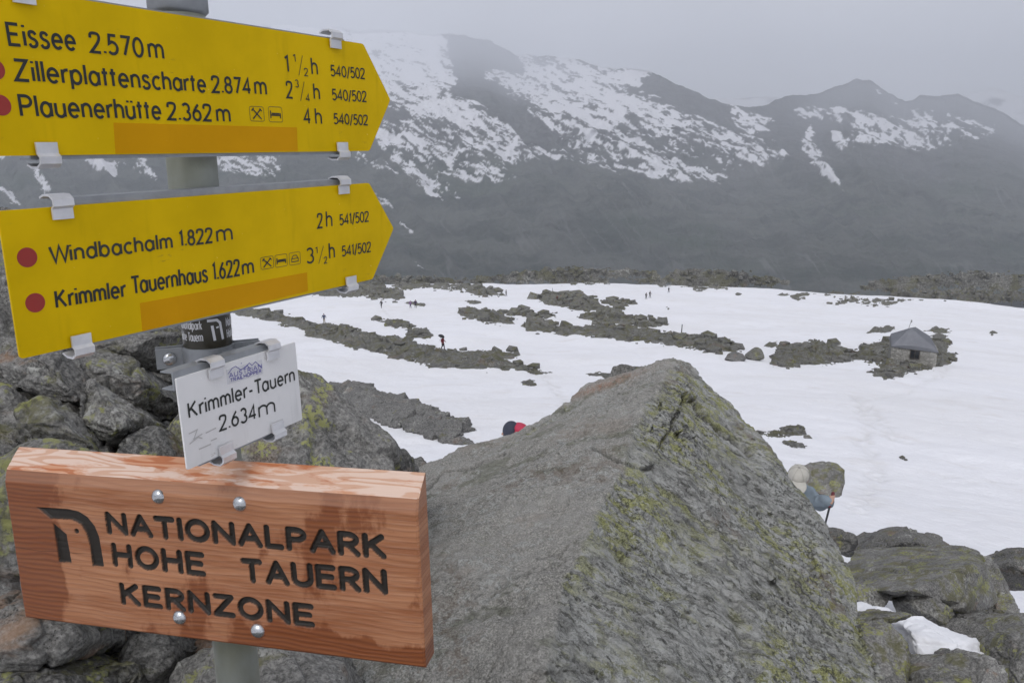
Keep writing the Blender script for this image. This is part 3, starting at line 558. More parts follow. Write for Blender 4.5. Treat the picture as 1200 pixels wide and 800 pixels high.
HEAP = 'boulders of the heap behind the signpost'
LR = [ # label, outline, depth, material, kwargs
 ('big slab of the heap with bright yellow lichen, behind the white summit sign', [(150, 490), (178, 452), (208, 434), (300, 424), (346, 425), (357, 428), (372, 452), (398, 470), (440, 501), (466, 524), (474, 546), (462, 590), (440, 680), (220, 700), (165, 590)], 2.35, 'slab', dict(bulge=.06, slope=.7, thick=1.0, amp=.03)),
 ('pinkish grey rock right under the left end of the lower yellow sign', [(-40, 420), (0, 372), (20, 360), (78, 400), (84, 430), (86, 456), (72, 468), (44, 460), (0, 444)], 2.3, 'rock_pink', dict(bulge=.12)),
 ('broken block with olive lichen streaks below the lower yellow sign', [(82, 408), (130, 408), (152, 428), (176, 456), (160, 474), (120, 470), (98, 448), (84, 436)], 2.45, 'rock', dict(bulge=.15)),
 ('upright grey block in the middle of the heap, above the left board end', [(84, 452), (98, 438), (112, 452), (146, 478), (132, 496), (98, 514), (84, 500)], 2.25, 'rock', dict(bulge=.2)),
 ('leaning narrow slab with green lichen above the left end of the wooden board', [(13, 470), (28, 458), (46, 461), (64, 482), (84, 508), (92, 524), (60, 530), (28, 510)], 2.15, 'rock_green', dict(bulge=.12, slope=.5)),
 ('grey rock at the left picture edge with one yellow lichen spot', [(-40, 440), (2, 446), (16, 470), (22, 495), (30, 512), (20, 535), (-40, 540)], 2.2, 'rock', dict(bulge=.15)),
 ('large mossy rock behind the left end of the wooden board', [(-60, 570), (0, 552), (22, 520), (46, 511), (92, 517), (122, 534), (140, 580), (110, 690), (40, 712), (-60, 690)], 1.75, 'rock_green', dict(bulge=.12, slope=.7)),
 ('dark wedge rock just above the top of the wooden board', [(90, 522), (126, 502), (150, 488), (176, 500), (196, 528), (200, 570), (100, 570)], 2.2, 'rock_dark', dict(bulge=.12)),
 ('rock in the gap between the post and the lower yellow sign, painted dark as shade', [(96, 408), (150, 380), (230, 360), (262, 400), (250, 450), (186, 446), (150, 432)], 3.0, 'rock_dark', dict(bulge=.1, slope=.4)),  # shadow of the recess put into the stone as darker granite
 ('grey slab edge under the lower yellow sign, left of the dark gap', [(112, 404), (150, 392), (192, 376), (205, 372), (160, 410), (136, 416)], 2.6, 'rock', dict(bulge=.1, thick=.3)),
 ('tall rock of the heap mostly hidden behind the lower yellow sign', [(-90, 300), (-40, 226), (2, 229), (12, 233), (24, 246), (70, 275), (140, 322), (208, 380), (150, 410), (60, 420), (-80, 420)], 2.9, 'rock', dict(bulge=.08, slope=.9, thick=.8)),
 ('orange-stained crumbling rock under the left end of the board', [(-40, 690), (0, 684), (34, 720), (78, 738), (80, 752), (50, 782), (0, 778), (-40, 780)], 1.75, 'rock_pink', dict(bulge=.15)),
 ('flat grey rock in the bottom left corner of the picture', [(-40, 782), (10, 776), (40, 784), (72, 800), (70, 850), (-40, 850)], 1.65, 'rock', dict(bulge=.12)),
 ('dark block deep in the hollow under the wooden board', [(70, 742), (96, 726), (152, 738), (150, 758), (110, 788), (78, 792)], 2.0, 'rock_dark', dict(bulge=.1)),
 ('dark angular stone in the hollow left of the post foot', [(138, 768), (160, 746), (196, 738), (208, 764), (170, 800), (130, 800)], 1.95, 'rock_dark', dict(bulge=.12)),
 ('thin dark stone wedged under the board between two blocks', [(96, 796), (120, 782), (148, 776), (150, 800), (120, 830), (90, 830)], 1.8, 'rock_dark', dict(bulge=.12)),
 ('brownish block under the board, left of the post', [(196, 738), (240, 745), (300, 756), (300, 790), (210, 790)], 2.1, 'rock_pink', dict(bulge=.1)),
 ('pale rough rock at the bottom edge beside the foot of the post', [(140, 805), (160, 788), (190, 774), (240, 758), (330, 752), (400, 770), (420, 850), (150, 860)], 1.78, 'rock', dict(bulge=.12, slope=1.0)),
 ('small dark rock in the notch between the board end and the huge boulder', [(474, 556), (478, 540), (492, 534), (502, 540), (512, 556)], 4.3, 'rock_dark', dict(bulge=.15, thick=.2)),
 ('dark end block on the right flank of the lichen slab, above the board', [(440, 570), (452, 528), (468, 524), (479, 534), (478, 562)], 2.7, 'rock_dark', dict(bulge=.12, thick=.3)),
 ('added dark filler rock behind the gaps of the heap at the left picture edge', [(-140, 400), (40, 430), (130, 470), (140, 640), (100, 740), (-140, 760)], 3.3, 'rock_dark', dict(bulge=.04, slope=.3, thick=.6)),  # added filler, coloured dark, closes gaps that showed bright snow
]
for i, (lab, ol, d, mt, kw) in enumerate(LR): face_rock('rock', lab, ol, d, M[mt], seed=40 + i, **kw)
HEAPR = 'boulders below the pass at the lower right'
RRK = [
 ('long rounded boulder topping the lower right group, against the snow', [(1028, 648), (1036, 632), (1048, 622), (1060, 616), (1092, 621), (1124, 630), (1130, 640), (1118, 650), (1060, 655)], 8.6, 'rock_dark', dict(bulge=.15, thick=1.2, slope=1.2)),
 ('grey block right of the overhanging slab at the picture edge', [(1148, 654), (1164, 649), (1178, 660), (1202, 688), (1206, 722), (1170, 726), (1160, 700)], 6.9, 'rock', dict(bulge=.12, slope=1.5, thick=1)),
 ('dark rock on the right picture edge, beyond the grey block', [(1176, 664), (1188, 654), (1194, 650), (1200, 644), (1260, 640), (1280, 690), (1200, 695)], 8.2, 'rock_dark', dict(bulge=.12, thick=1)),
 ('flat dark rock beside the trekking pole', [(962, 640), (966, 620), (978, 619), (1000, 627), (1016, 640), (1008, 647), (985, 645)], 8.4, 'rock_dark', dict(bulge=.1, thick=.8, slope=1.2)),
 ('grey low rock in front of the overhanging slab, beside the huge boulder', [(985, 690), (1004, 684), (1050, 690), (1058, 704), (1050, 716), (1030, 713), (1000, 706)], 6.0, 'rock', dict(bulge=.12, slope=1.3)),
 ('mossy green stone tucked under the overhanging slab', [(1066, 706), (1074, 694), (1086, 698), (1110, 706), (1132, 722), (1126, 744), (1108, 740), (1084, 724)], 5.7, 'rock_green', dict(bulge=.15)),
 ('narrow dark stone between the two snow patches', [(1114, 736), (1132, 724), (1160, 734), (1182, 746), (1180, 756), (1154, 754), (1130, 750)], 5.5, 'rock_dark', dict(bulge=.15)),
 ('wedge stone right below the grey block', [(1134, 722), (1166, 714), (1172, 728), (1158, 738), (1140, 732)], 5.8, 'rock_dark', dict(bulge=.15)),
 ('large green-topped rock at the bottom edge right of the huge boulder', [(1000, 770), (1004, 738), (1018, 728), (1044, 724), (1066, 744), (1084, 768), (1112, 795), (1120, 850), (1000, 850)], 4.4, 'rock_green', dict(bulge=.1, slope=1.0, thick=.8)),
 ('flat green rock at the bottom edge below the larger snow patch', [(1080, 776), (1098, 770), (1148, 770), (1172, 784), (1180, 850), (1090, 850)], 4.3, 'rock_green', dict(bulge=.12, slope=1.3)),
 ('rust-coloured small rock at the bottom right below the snow patch', [(1150, 790), (1154, 770), (1166, 766), (1184, 780), (1196, 800), (1190, 840), (1150, 830)], 4.2, 'rock_pink', dict(bulge=.15)),
 ('yellow-green rock on the right picture edge beside the larger snow patch', [(1176, 752), (1188, 728), (1210, 722), (1260, 730), (1270, 830), (1196, 820), (1182, 780)], 4.7, 'rock_green', dict(bulge=.12, slope=1.0)),
 ('green low rock at the right edge between grey block and bottom corner', [(1164, 738), (1174, 726), (1204, 720), (1240, 722), (1230, 744), (1186, 748)], 5.4, 'rock_green', dict(bulge=.12)),
 ('pale flat rock between the two snow patches beside the huge boulder', [(1010, 730), (1030, 722), (1060, 716), (1076, 722), (1056, 730), (1030, 734)], 4.9, 'rock_green', dict(bulge=.12, slope=1.6)),
]
for i, (lab, ol, d, mt, kw) in enumerate(RRK): face_rock('rock', lab, ol, d, M[mt], seed=140 + i, group=HEAPR, **kw)
SL = [(986, 672, 7.0), (1000, 646, 8.0), (1014, 639, 8.3), (1060, 638, 8.5), (1128, 639, 8.2), (1150, 650, 7.4), (1163, 672, 6.9), (1170, 704, 6.5), (1140, 724, 6.1), (1046, 693, 5.75), (1076, 690, 5.65), (1106, 683, 5.7), (1150, 657, 6.3), (1008, 692, 6.3), (1110, 713, 6.25), (1080, 699, 6.3)]
rock('rock', 'broad overhanging slab with green lichen, largest of the lower right group', [px(*p) for p in SL] + [px(1030, 700, 7.6), px(1130, 715, 7.4), px(1010, 690, 7.6)], M['rock_green'], .0105, .022, 'rock', HEAPR, 161, 0, None, facets=3)
face_rock('boulder', 'domed grey-green boulder alone on the snow behind the hiker in the cap', [(938, 562), (941, 548), (951, 541), (966, 539), (981, 543), (992, 553), (999, 577), (978, 578), (952, 572)], 15.5, M['rock_green'], .12, 1.6, 1.6, 60, group=None, amp=.03)
for lab, ol, d, sd in (('small snow patch between the rocks right of the huge boulder', [(1000, 712), (1010, 705), (1034, 710), (1062, 716), (1066, 722), (1040, 726), (1010, 732), (998, 728)], 5.35, 3),
                       ('larger snow patch between the lower right rocks', [(1046, 732), (1064, 726), (1078, 721), (1100, 730), (1116, 744), (1140, 746), (1160, 756), (1178, 762), (1172, 774), (1140, 775), (1098, 776), (1076, 762)], 5.0, 4)):
    face_rock('snow_patch', lab, ol, d, M['snow'], .06, .5, 2.2, sd, .05, 'snow patches among the lower right rocks', cat='snow patch')

# ------------------------------------------------------------------ stone outcrops rising from the snowfield
def outcrop(label, poly, mat='outcrop', hpx=.5, rough=1., step=1.25, seed=1, group='rock outcrops on the snowfield', sc=1., name='rock_outcrop', cat='rock outcrop', fz=1.3, jg=3.4):
    poly = np.array(poly, float); c = poly.mean(0)
    us = np.arange(poly[:, 0].min() - 3, poly[:, 0].max() + 3, step); vs = np.arange(poly[:, 1].min() - 3, poly[:, 1].max() + 3, step * .6)
    Uu, Vv = np.meshgrid(us, vs); P = ground_hit(Uu, Vv)
    jag = .9 + jg * fbm(np.stack([Uu / 8, Vv / 3.2, 0 * Uu + seed], -1), 4, seed, .6)
    sd = poly_sd(poly, Uu, Vv) + jag - .6
    D = np.hypot(P[..., 0], P[..., 1]); mpp = D / FPX
    s = (D.mean() / 24) * .55 * sc
    d1, d2, rv = worley(np.stack([P[..., 0] / s, P[..., 1] / (s * 2.2), P[..., 2] / s], -1), seed)
    lump = .45 + .9 * rv * sstep(0, .15, d2 - d1) + .35 * fbm(np.stack([Uu / 14, Vv / 7, 0 * Uu], -1), 3, seed + 4)
    d1b, d2b, rvb = worley(np.stack([P[..., 0] / s * 2.6, P[..., 1] / s * 1.6, P[..., 2] / s * 2], -1), seed + 9)
    lump = lump + rough * .5 * (rvb - .5) * sstep(0, .2, d2b - d1b)
    d1c, d2c, rvc = worley(np.stack([Uu / 5.5, Vv / 3.2, 0 * Uu], -1), seed + 21)
    fine = (1.5 * (rvc - .5) * sstep(0, .25, d2c - d1c) + .9 * fbm(np.stack([Uu / 2.6, Vv / 1.8, 0 * Uu], -1), 2, seed)) * sstep(.5, 3, sd) * fz
    hp = fine + np.minimum(hpx * np.maximum(sd, 0) * 1.5, hpx * 9 * (np.ptp(poly[:, 1]) / 18) ** .5) * np.clip(lump, .1, 2)
    z = hp * mpp * 1.02 - .25 * mpp * 6 * sstep(.4, -1.2, sd)
    P = P.copy(); P[..., 2] += z
    ins = sd > -1.6; keep = ins[:-1, :-1] & ins[1:, 1:] & ins[1:, :-1] & ins[:-1, 1:]
    F = grid_faces(*Uu.shape, keep)[:, ::-1]
    if not len(F): return None
    used = np.unique(F); rm = np.full(Uu.size, -1); rm[used] = np.arange(len(used)); V = P.reshape(-1, 3)[used]
    o = V.mean(0); o[2] = V[:, 2].min()
    return tag(mesh_np(name, V, rm[F], M[mat], origin=o, smooth=True), label, cat, group)
OC = [
 ('jumbled grey slabs sticking out of the snow between the white sign and the huge boulder', [(384, 450), (388, 447), (398, 448), (398, 453), (410, 451), (425, 452), (437, 459), (455, 460), (466, 463), (485, 472), (490, 474), (505, 474), (514, 484), (522, 491), (532, 490), (540, 489), (549, 497), (561, 507), (545, 506), (537, 508), (550, 514), (563, 522), (558, 524), (535, 517), (515, 515), (495, 506), (470, 497), (450, 493), (440, 488), (420, 477), (412, 470), (402, 466), (388, 458)], 'outcrop_near', .75, 1.6, 1.0),
 ('long rock rib running down across the snow right of the post', [(250, 350), (300, 362), (330, 368), (352, 374), (366, 379), (385, 380), (405, 383), (425, 388), (445, 393), (465, 397), (483, 396), (486, 403), (505, 407), (520, 410), (545, 413), (560, 411), (580, 411), (606, 412), (612, 416), (600, 419), (590, 421), (610, 426), (652, 437), (628, 437), (600, 433), (575, 433), (520, 431), (490, 426), (465, 421), (440, 412), (410, 407), (390, 399), (360, 393), (355, 386), (325, 378), (300, 373), (250, 362)], 'outcrop', .55, 1.2),
 ('long low rock rib in the middle of the snowfield, ending at two boulders', [(611, 382), (620, 377), (640, 379), (670, 383), (700, 381), (735, 381), (760, 388), (790, 392), (820, 393), (845, 396), (866, 404), (868, 411), (845, 414), (810, 410), (780, 404), (745, 400), (700, 395), (660, 392), (620, 388)], 'outcrop', .5),
 ('brown turf-covered hump above the long middle rib', [(676, 371), (695, 366), (720, 365), (735, 370), (755, 374), (782, 379), (775, 382), (750, 383), (735, 381), (700, 378)], 'outcrop_brown', .6),
 ('rocky knoll with the cairn on top, far out on the snow', [(620, 348), (640, 343), (660, 344), (680, 347), (700, 352), (706, 359), (730, 363), (720, 366), (690, 365), (660, 360), (640, 356)], 'outcrop', .6),
 ('small rock right of the cairn knoll', [(704, 353), (730, 350), (746, 356), (735, 359), (715, 358)], 'outcrop', .5),
 ('flat oval rock left of the cairn knoll, nearer the viewer', [(536, 369), (545, 364), (560, 363), (575, 368), (597, 375), (602, 379), (580, 379), (560, 376)], 'outcrop', .55),
 ('thin dark rock strip below the cairn knoll', [(582, 368), (600, 364), (615, 363), (625, 367), (645, 368), (651, 371), (620, 372), (605, 370)], 'outcrop', .5),
 ('tapering rock strip pointing at a lone far hiker', [(538, 333), (555, 335), (588, 343), (591, 346), (565, 346), (545, 341)], 'outcrop', .5),
 ('tiny dark rock far out below the tapering strip', [(545, 354), (554, 352), (564, 354), (555, 357)], 'outcrop', .5),
 ('narrow curved rock strip above the long rib by the post', [(440, 375), (455, 374), (487, 382), (480, 386), (455, 381)], 'outcrop', .5),
 ('low grey rock between the curved strip and the hiker under the dark umbrella', [(475, 390), (485, 386), (500, 389), (510, 393), (495, 397), (480, 395)], 'outcrop', .55),
 ('dark rock slope at the far left edge of the snow, beside the sign tip', [(340, 338), (400, 340), (420, 335), (445, 330), (456, 340), (474, 349), (450, 350), (420, 347), (380, 346)], 'outcrop', .6),
 ('far rocky rim behind the tip of the lower yellow sign', [(400, 324), (450, 324), (500, 324), (540, 329), (556, 340), (520, 338), (470, 338), (455, 331), (420, 330)], 'outcrop_rim', .5),
 ('flat rock strip where the purple pair of hikers stands', [(452, 353), (461, 352), (466, 354), (470, 354), (482, 353), (497, 356), (496, 358), (480, 357), (465, 355)], 'outcrop', .4),
 ('long stony rim of the snowfield below the mountain, left of centre', [(530, 330), (565, 325), (600, 320), (640, 316), (665, 314), (700, 317), (760, 318), (772, 323), (720, 322), (700, 324), (712, 330), (680, 333), (640, 331), (600, 330), (560, 330)], 'outcrop_rim', .55),
 ('greenish stony rim of the snowfield at the centre of the horizon', [(736, 328), (775, 325), (790, 319), (820, 316), (850, 318), (880, 322), (912, 327), (924, 330), (890, 333), (860, 333), (845, 338), (815, 339), (800, 335), (760, 331)], 'outcrop_rim', .55),
 ('broad grassy rock plateau at the right end of the snowfield', [(1008, 338), (1012, 334), (1040, 328), (1070, 325), (1100, 322), (1135, 320), (1160, 321), (1200, 322), (1300, 318), (1300, 337), (1200, 336), (1160, 338), (1125, 334), (1100, 336), (1060, 339), (1030, 340)], 'outcrop_rim', .5),
 ('dark stony lower edge of the plateau at the right end of the snowfield', [(1010, 358), (1026, 348), (1060, 342), (1100, 340), (1128, 338), (1165, 342), (1200, 340), (1300, 341), (1300, 353), (1200, 352), (1150, 352), (1110, 350), (1080, 350), (1034, 357)], 'outcrop', .5),
 ('thin rock tongue running left from the grassy plateau', [(964, 356), (1000, 349), (1024, 347), (1016, 352), (985, 357)], 'outcrop', .4),
 ('thin pale rock strip above the rock tongue of the plateau', [(968, 345), (980, 342), (1006, 345), (1000, 348), (985, 347)], 'outcrop', .4),
 ('short dark rock on the snow above the hut, right one of two', [(927, 347), (945, 343), (963, 343), (955, 346), (940, 347)], 'outcrop', .5),
 ('short dark rock on the snow above the hut, left one of two', [(908, 346), (917, 344), (926, 345), (918, 347)], 'outcrop', .4),
 ('tiny rock just below the pair of short rocks', [(929, 350), (936, 348), (943, 349), (936, 351)], 'outcrop', .4),
 ('dark rock hump left of the stone hut', [(901, 428), (905, 418), (912, 405), (935, 402), (960, 401), (980, 403), (984, 409), (1000, 412), (1003, 421), (985, 425), (950, 428), (920, 430)], 'outcrop', .6, 1.3),
 ('rocky ground that the stone hut stands on', [(998, 414), (1010, 404), (1040, 399), (1060, 398), (1090, 398), (1100, 396), (1110, 402), (1112, 411), (1123, 419), (1105, 430), (1080, 435), (1060, 438), (1057, 443), (1035, 444), (1016, 436), (1030, 431), (1012, 425), (998, 422)], 'outcrop', .28, 1.2),
 ('flat rock on the snow behind the left side of the hut', [(1015, 390), (1025, 383), (1048, 383), (1042, 391)], 'outcrop', .4),
 ('upper flat rock on the snow behind the right side of the hut', [(1083, 388), (1097, 383), (1112, 385), (1117, 388), (1100, 390)], 'outcrop', .5),
 ('lower flat rock on the snow behind the right side of the hut', [(1086, 395), (1098, 390), (1113, 394), (1100, 396)], 'outcrop', .4),
 ('small low rock between the round boulders and the hut', [(892, 404), (904, 400), (916, 403), (905, 407)], 'outcrop', .5),
 ('flat rock with a lumpy right end on open snow, right of the huge boulder', [(884, 508), (905, 505), (925, 502), (944, 504), (946, 510), (925, 512), (900, 511)], 'outcrop', .5),
 ('thin sliver of rock just under the lumpy flat rock', [(918, 516), (935, 517), (946, 521), (930, 521)], 'outcrop', .3),
 ('small flat rock on open snow between the rib and the huge boulder', [(609, 447), (620, 445), (633, 449), (622, 451)], 'outcrop', .4),
 ('thin rock edge on the snow beside the top of the huge boulder', [(683, 438), (700, 437), (718, 439), (712, 443)], 'outcrop', .4),
 ('small dark stone right of the grassy rib, high on the open snow', [(1158, 390), (1163, 388), (1168, 390), (1163, 392)], 'outcrop', .4),
 ('tiny stone on the open snow below the hut', [(1054, 535), (1058, 534), (1062, 537), (1059, 538)], 'outcrop', .4),
 ('small rock left of the two round boulders on open snow', [(778, 361), (783, 359), (788, 361), (783, 363)], 'outcrop', .4),
 ('tiny rock far out above the middle rib', [(862, 345), (867, 343), (872, 345), (867, 346)], 'outcrop', .4),
]
def rubble(parent, poly, mat, n, size, seed):
    """loose angular stones lying over an outcrop (nobody could count them)"""
    rd = random.Random(seed); P = np.array(poly, float); bm = bmesh.new(); lo, hi = P.min(0), P.max(0); got = 0; tries = 0
    while got < n and tries < n * 40:
        tries += 1; u, v = rd.uniform(lo[0] - 6, hi[0] + 6), rd.uniform(lo[1] - 3, hi[1] + 4); e = float(poly_sd(P, np.array(u), np.array(v)))
        if e < (-4 if rd.random() < .18 else 0): continue
        g = ground_hit(np.array(u), np.array(v)); mpp = float((g - EYE) @ FW) / FPX; sz_ = mpp * size * (.28 + 1.9 * rd.random() ** 2.6) * (1 if e > 0 else .6); lift = min(max(e, 0) * .42, 3.0) * mpp
        q = Matrix.Rotation(rd.uniform(0, 3), 3, 'Z') @ Matrix.Rotation(rd.uniform(-.5, .5), 3, 'X'); c = Vector(g.tolist()) + Vector((0, 0, lift + sz_ * .08))
        vs = [bm.verts.new(c + q @ Vector((x * sz_ * rd.uniform(.35, .62), y * sz_ * rd.uniform(.3, .5), z * sz_ * rd.uniform(.2, .4)))) for x in (-1, 1) for y in (-1, 1) for z in (-1, 1)]
        bmesh.ops.convex_hull(bm, input=vs); got += 1
    bmesh.ops.delete(bm, geom=[v for v in bm.verts if not v.link_faces], context='VERTS')
    o = bm_obj('rubble', bm, M[mat], parent); o.matrix_parent_inverse = Matrix.Translation(-parent.location); o['kind'] = 'stuff'; return o
def block_outcrop(label, poly, mat, seed, n, size, group='rock outcrops on the snowfield'):
    """a jumble of tilted slabs grown into one body"""
    rd = random.Random(seed); P = np.array(poly, float); bm = bmesh.new(); lo, hi = P.min(0), P.max(0); k_ = 0; D0 = 30
    while k_ < n:
        u, v = rd.uniform(lo[0], hi[0]), rd.uniform(lo[1], hi[1]); e = float(poly_sd(P, np.array(u), np.array(v)))
        if e < 1.5: continue
        g = ground_hit(np.array(u), np.array(v + 2)); mpp = float((g - EYE) @ FW) / FPX; sz_ = size * mpp * rd.uniform(.55, 1.25) * min(1, .35 + e / 12)
        q = Matrix.Rotation(rd.uniform(-.5, .5) - .5, 3, 'Z') @ Matrix.Rotation(R(rd.uniform(8, 34)), 3, 'X') @ Matrix.Rotation(R(rd.uniform(-22, 22)), 3, 'Y')
        pts = [Vector((sx * rd.uniform(.7, 1.1) * sz_ * .62, sy * rd.uniform(.7, 1.1) * sz_ * .5, sz2 * sz_ * rd.uniform(.22, .38))) for sx in (-1, 1) for sy in (-1, 1) for sz2 in (-1, 1)]
        vs = [bm.verts.new(Vector(g.tolist()) + q @ p + Vector((0, 0, sz_ * .12))) for p in pts]; bmesh.ops.convex_hull(bm, input=vs); k_ += 1
    bmesh.ops.delete(bm, geom=[v for v in bm.verts if not v.link_faces], context='VERTS'); bmesh.ops.recalc_face_normals(bm, faces=bm.faces)
    V, F = remesh(bm, .03); V = relax(V, F, 1, .35); N = vnormals(V, F); V = V + N * (.06 * ridged(V * 1.6, 5, seed) + .03 * fbm(V * 6, 4, seed))[:, None]
    o = V.mean(0); o[2] = V[:, 2].min(); return tag(mesh_np('rock_outcrop', V, F, M[mat], origin=o), label, 'rock outcrop', group)
for i, (lab, pl, mt, hp, *rest) in enumerate(OC):
    if mt == 'outcrop_near': outcrop(lab, pl, mt, .28, 1., seed=200, name='tmp'); base_ = bpy.data.objects['tmp']; bo_ = block_outcrop(lab, [(a, b + 4) for a, b in pl], mt, 77, 210, 21); base_.name = 'scree'; base_.parent = bo_; base_.matrix_parent_inverse = Matrix.Translation(-bo_.location); [base_.__delitem__(q) for q in ('label', 'category', 'group') if q in base_.keys()]; continue
    rim = any(w in lab for w in ('rim', 'plateau')); outcrop(lab, pl, mt, hp * (.38 if rim else 1), *(rest or [1.]), seed=200 + i, fz=.75 if rim else 1.2, jg=7.5 if rim else 3.8, step=1.0 if rim else 1.15)
    ob_ = [o for o in bpy.data.objects if o.get('label') == lab]; ar_ = np.ptp(np.array(pl)[:, 0]) * np.ptp(np.array(pl)[:, 1])
    if ob_ and ar_ > 300: rubble(ob_[0], pl, mt, int(min(150, 14 + ar_ / 28)), 6.5 if not rim else 3.0, 900 + i)
def sit(u, v): return ground_hit(np.array(u, float), np.array(v, float))
for lab, ol, mt, sd in (('grey rounded boulder at the end of the middle rib', [(850, 419), (853, 414), (862, 410), (872, 412), (877, 417), (876, 422), (862, 423)], 'outcrop_near', 301),
                        ('pale yellowish egg-shaped boulder at the end of the middle rib', [(875, 418), (877, 410), (885, 405), (893, 407), (897, 413), (896, 420), (885, 422)], 'outcrop_pale', 302),
                        ('round pale green boulder carrying the marker post', [(793, 394), (795, 390), (800, 388), (806, 391), (808, 395), (800, 396)], 'outcrop_pale', 303)):
    g = sit(ol[0][0] + 10, max(p[1] for p in ol)); dd = float((g - EYE) @ FW)
    face_rock('boulder', lab, ol, dd, M[mt], .2, 2.2, .9, sd, .02, 'lone boulders out on the snow', vox=dd * 1.3 / FPX)

# ------------------------------------------------------------------ signpost
POST = np.array([-.400, 1.03]); PR = .030
def sgn_rot(y, p, r):
    return np.array((Matrix.Rotation(R(y), 3, 'Z') @ Matrix.Rotation(R(p), 3, 'X') @ Matrix.Rotation(R(r), 3, 'Y')))
class Plate:
    """a flat sign: local X to the right, Z up, Y away from the reader"""
    def __init__(s, name, label, ang, c, gap):
        s.R = sgn_rot(*ang); c = np.array(c); n = s.R[:, 1]
        s.k = (np.array([*POST, (c * 1.0)[2]]) @ n - gap) / (c @ n); s.c = EYE + c * s.k
        m = Matrix(s.R.tolist()).to_4x4(); m.translation = Vector(s.c)
        s.root = empty(name, None, mat=m); tag(s.root, label, 'sign')
    def uv(s, u, v):
        r = rays(u, v); n = s.R[:, 1]; t = ((s.c - EYE) @ n) / (r @ n); q = (EYE + r * t - s.c) @ s.R
        return np.array([q[0], q[2]])

# stroke alphabet: cap height 1, each glyph = (advance, [polylines])
def arc(cx, cy, rx, ry, a0, a1, n=14):
    return [(cx + rx * math.cos(R(a0 + (a1 - a0) * i / n)), cy + ry * math.sin(R(a0 + (a1 - a0) * i / n))) for i in range(n + 1)]
def sm(pts, it=3):
    for _ in range(it):
        q = [pts[0]]
        for a, b in zip(pts[:-1], pts[1:]): q += [(a[0] * .75 + b[0] * .25, a[1] * .75 + b[1] * .25), (a[0] * .25 + b[0] * .75, a[1] * .25 + b[1] * .75)]
        pts = q + [pts[-1]]
    return pts
X_ = .70
def dot(x, y): return [(x, y - .055), (x, y + .055)]
bowl = lambda cx: arc(cx, X_ / 2, .225, X_ / 2, 0, 360, 24)
arch = lambda x0, x1: [(x0, X_ - .30)] + arc((x0 + x1) / 2, X_ - .25, (x1 - x0) / 2, .25, 180, 0, 12) + [(x1, 0)]
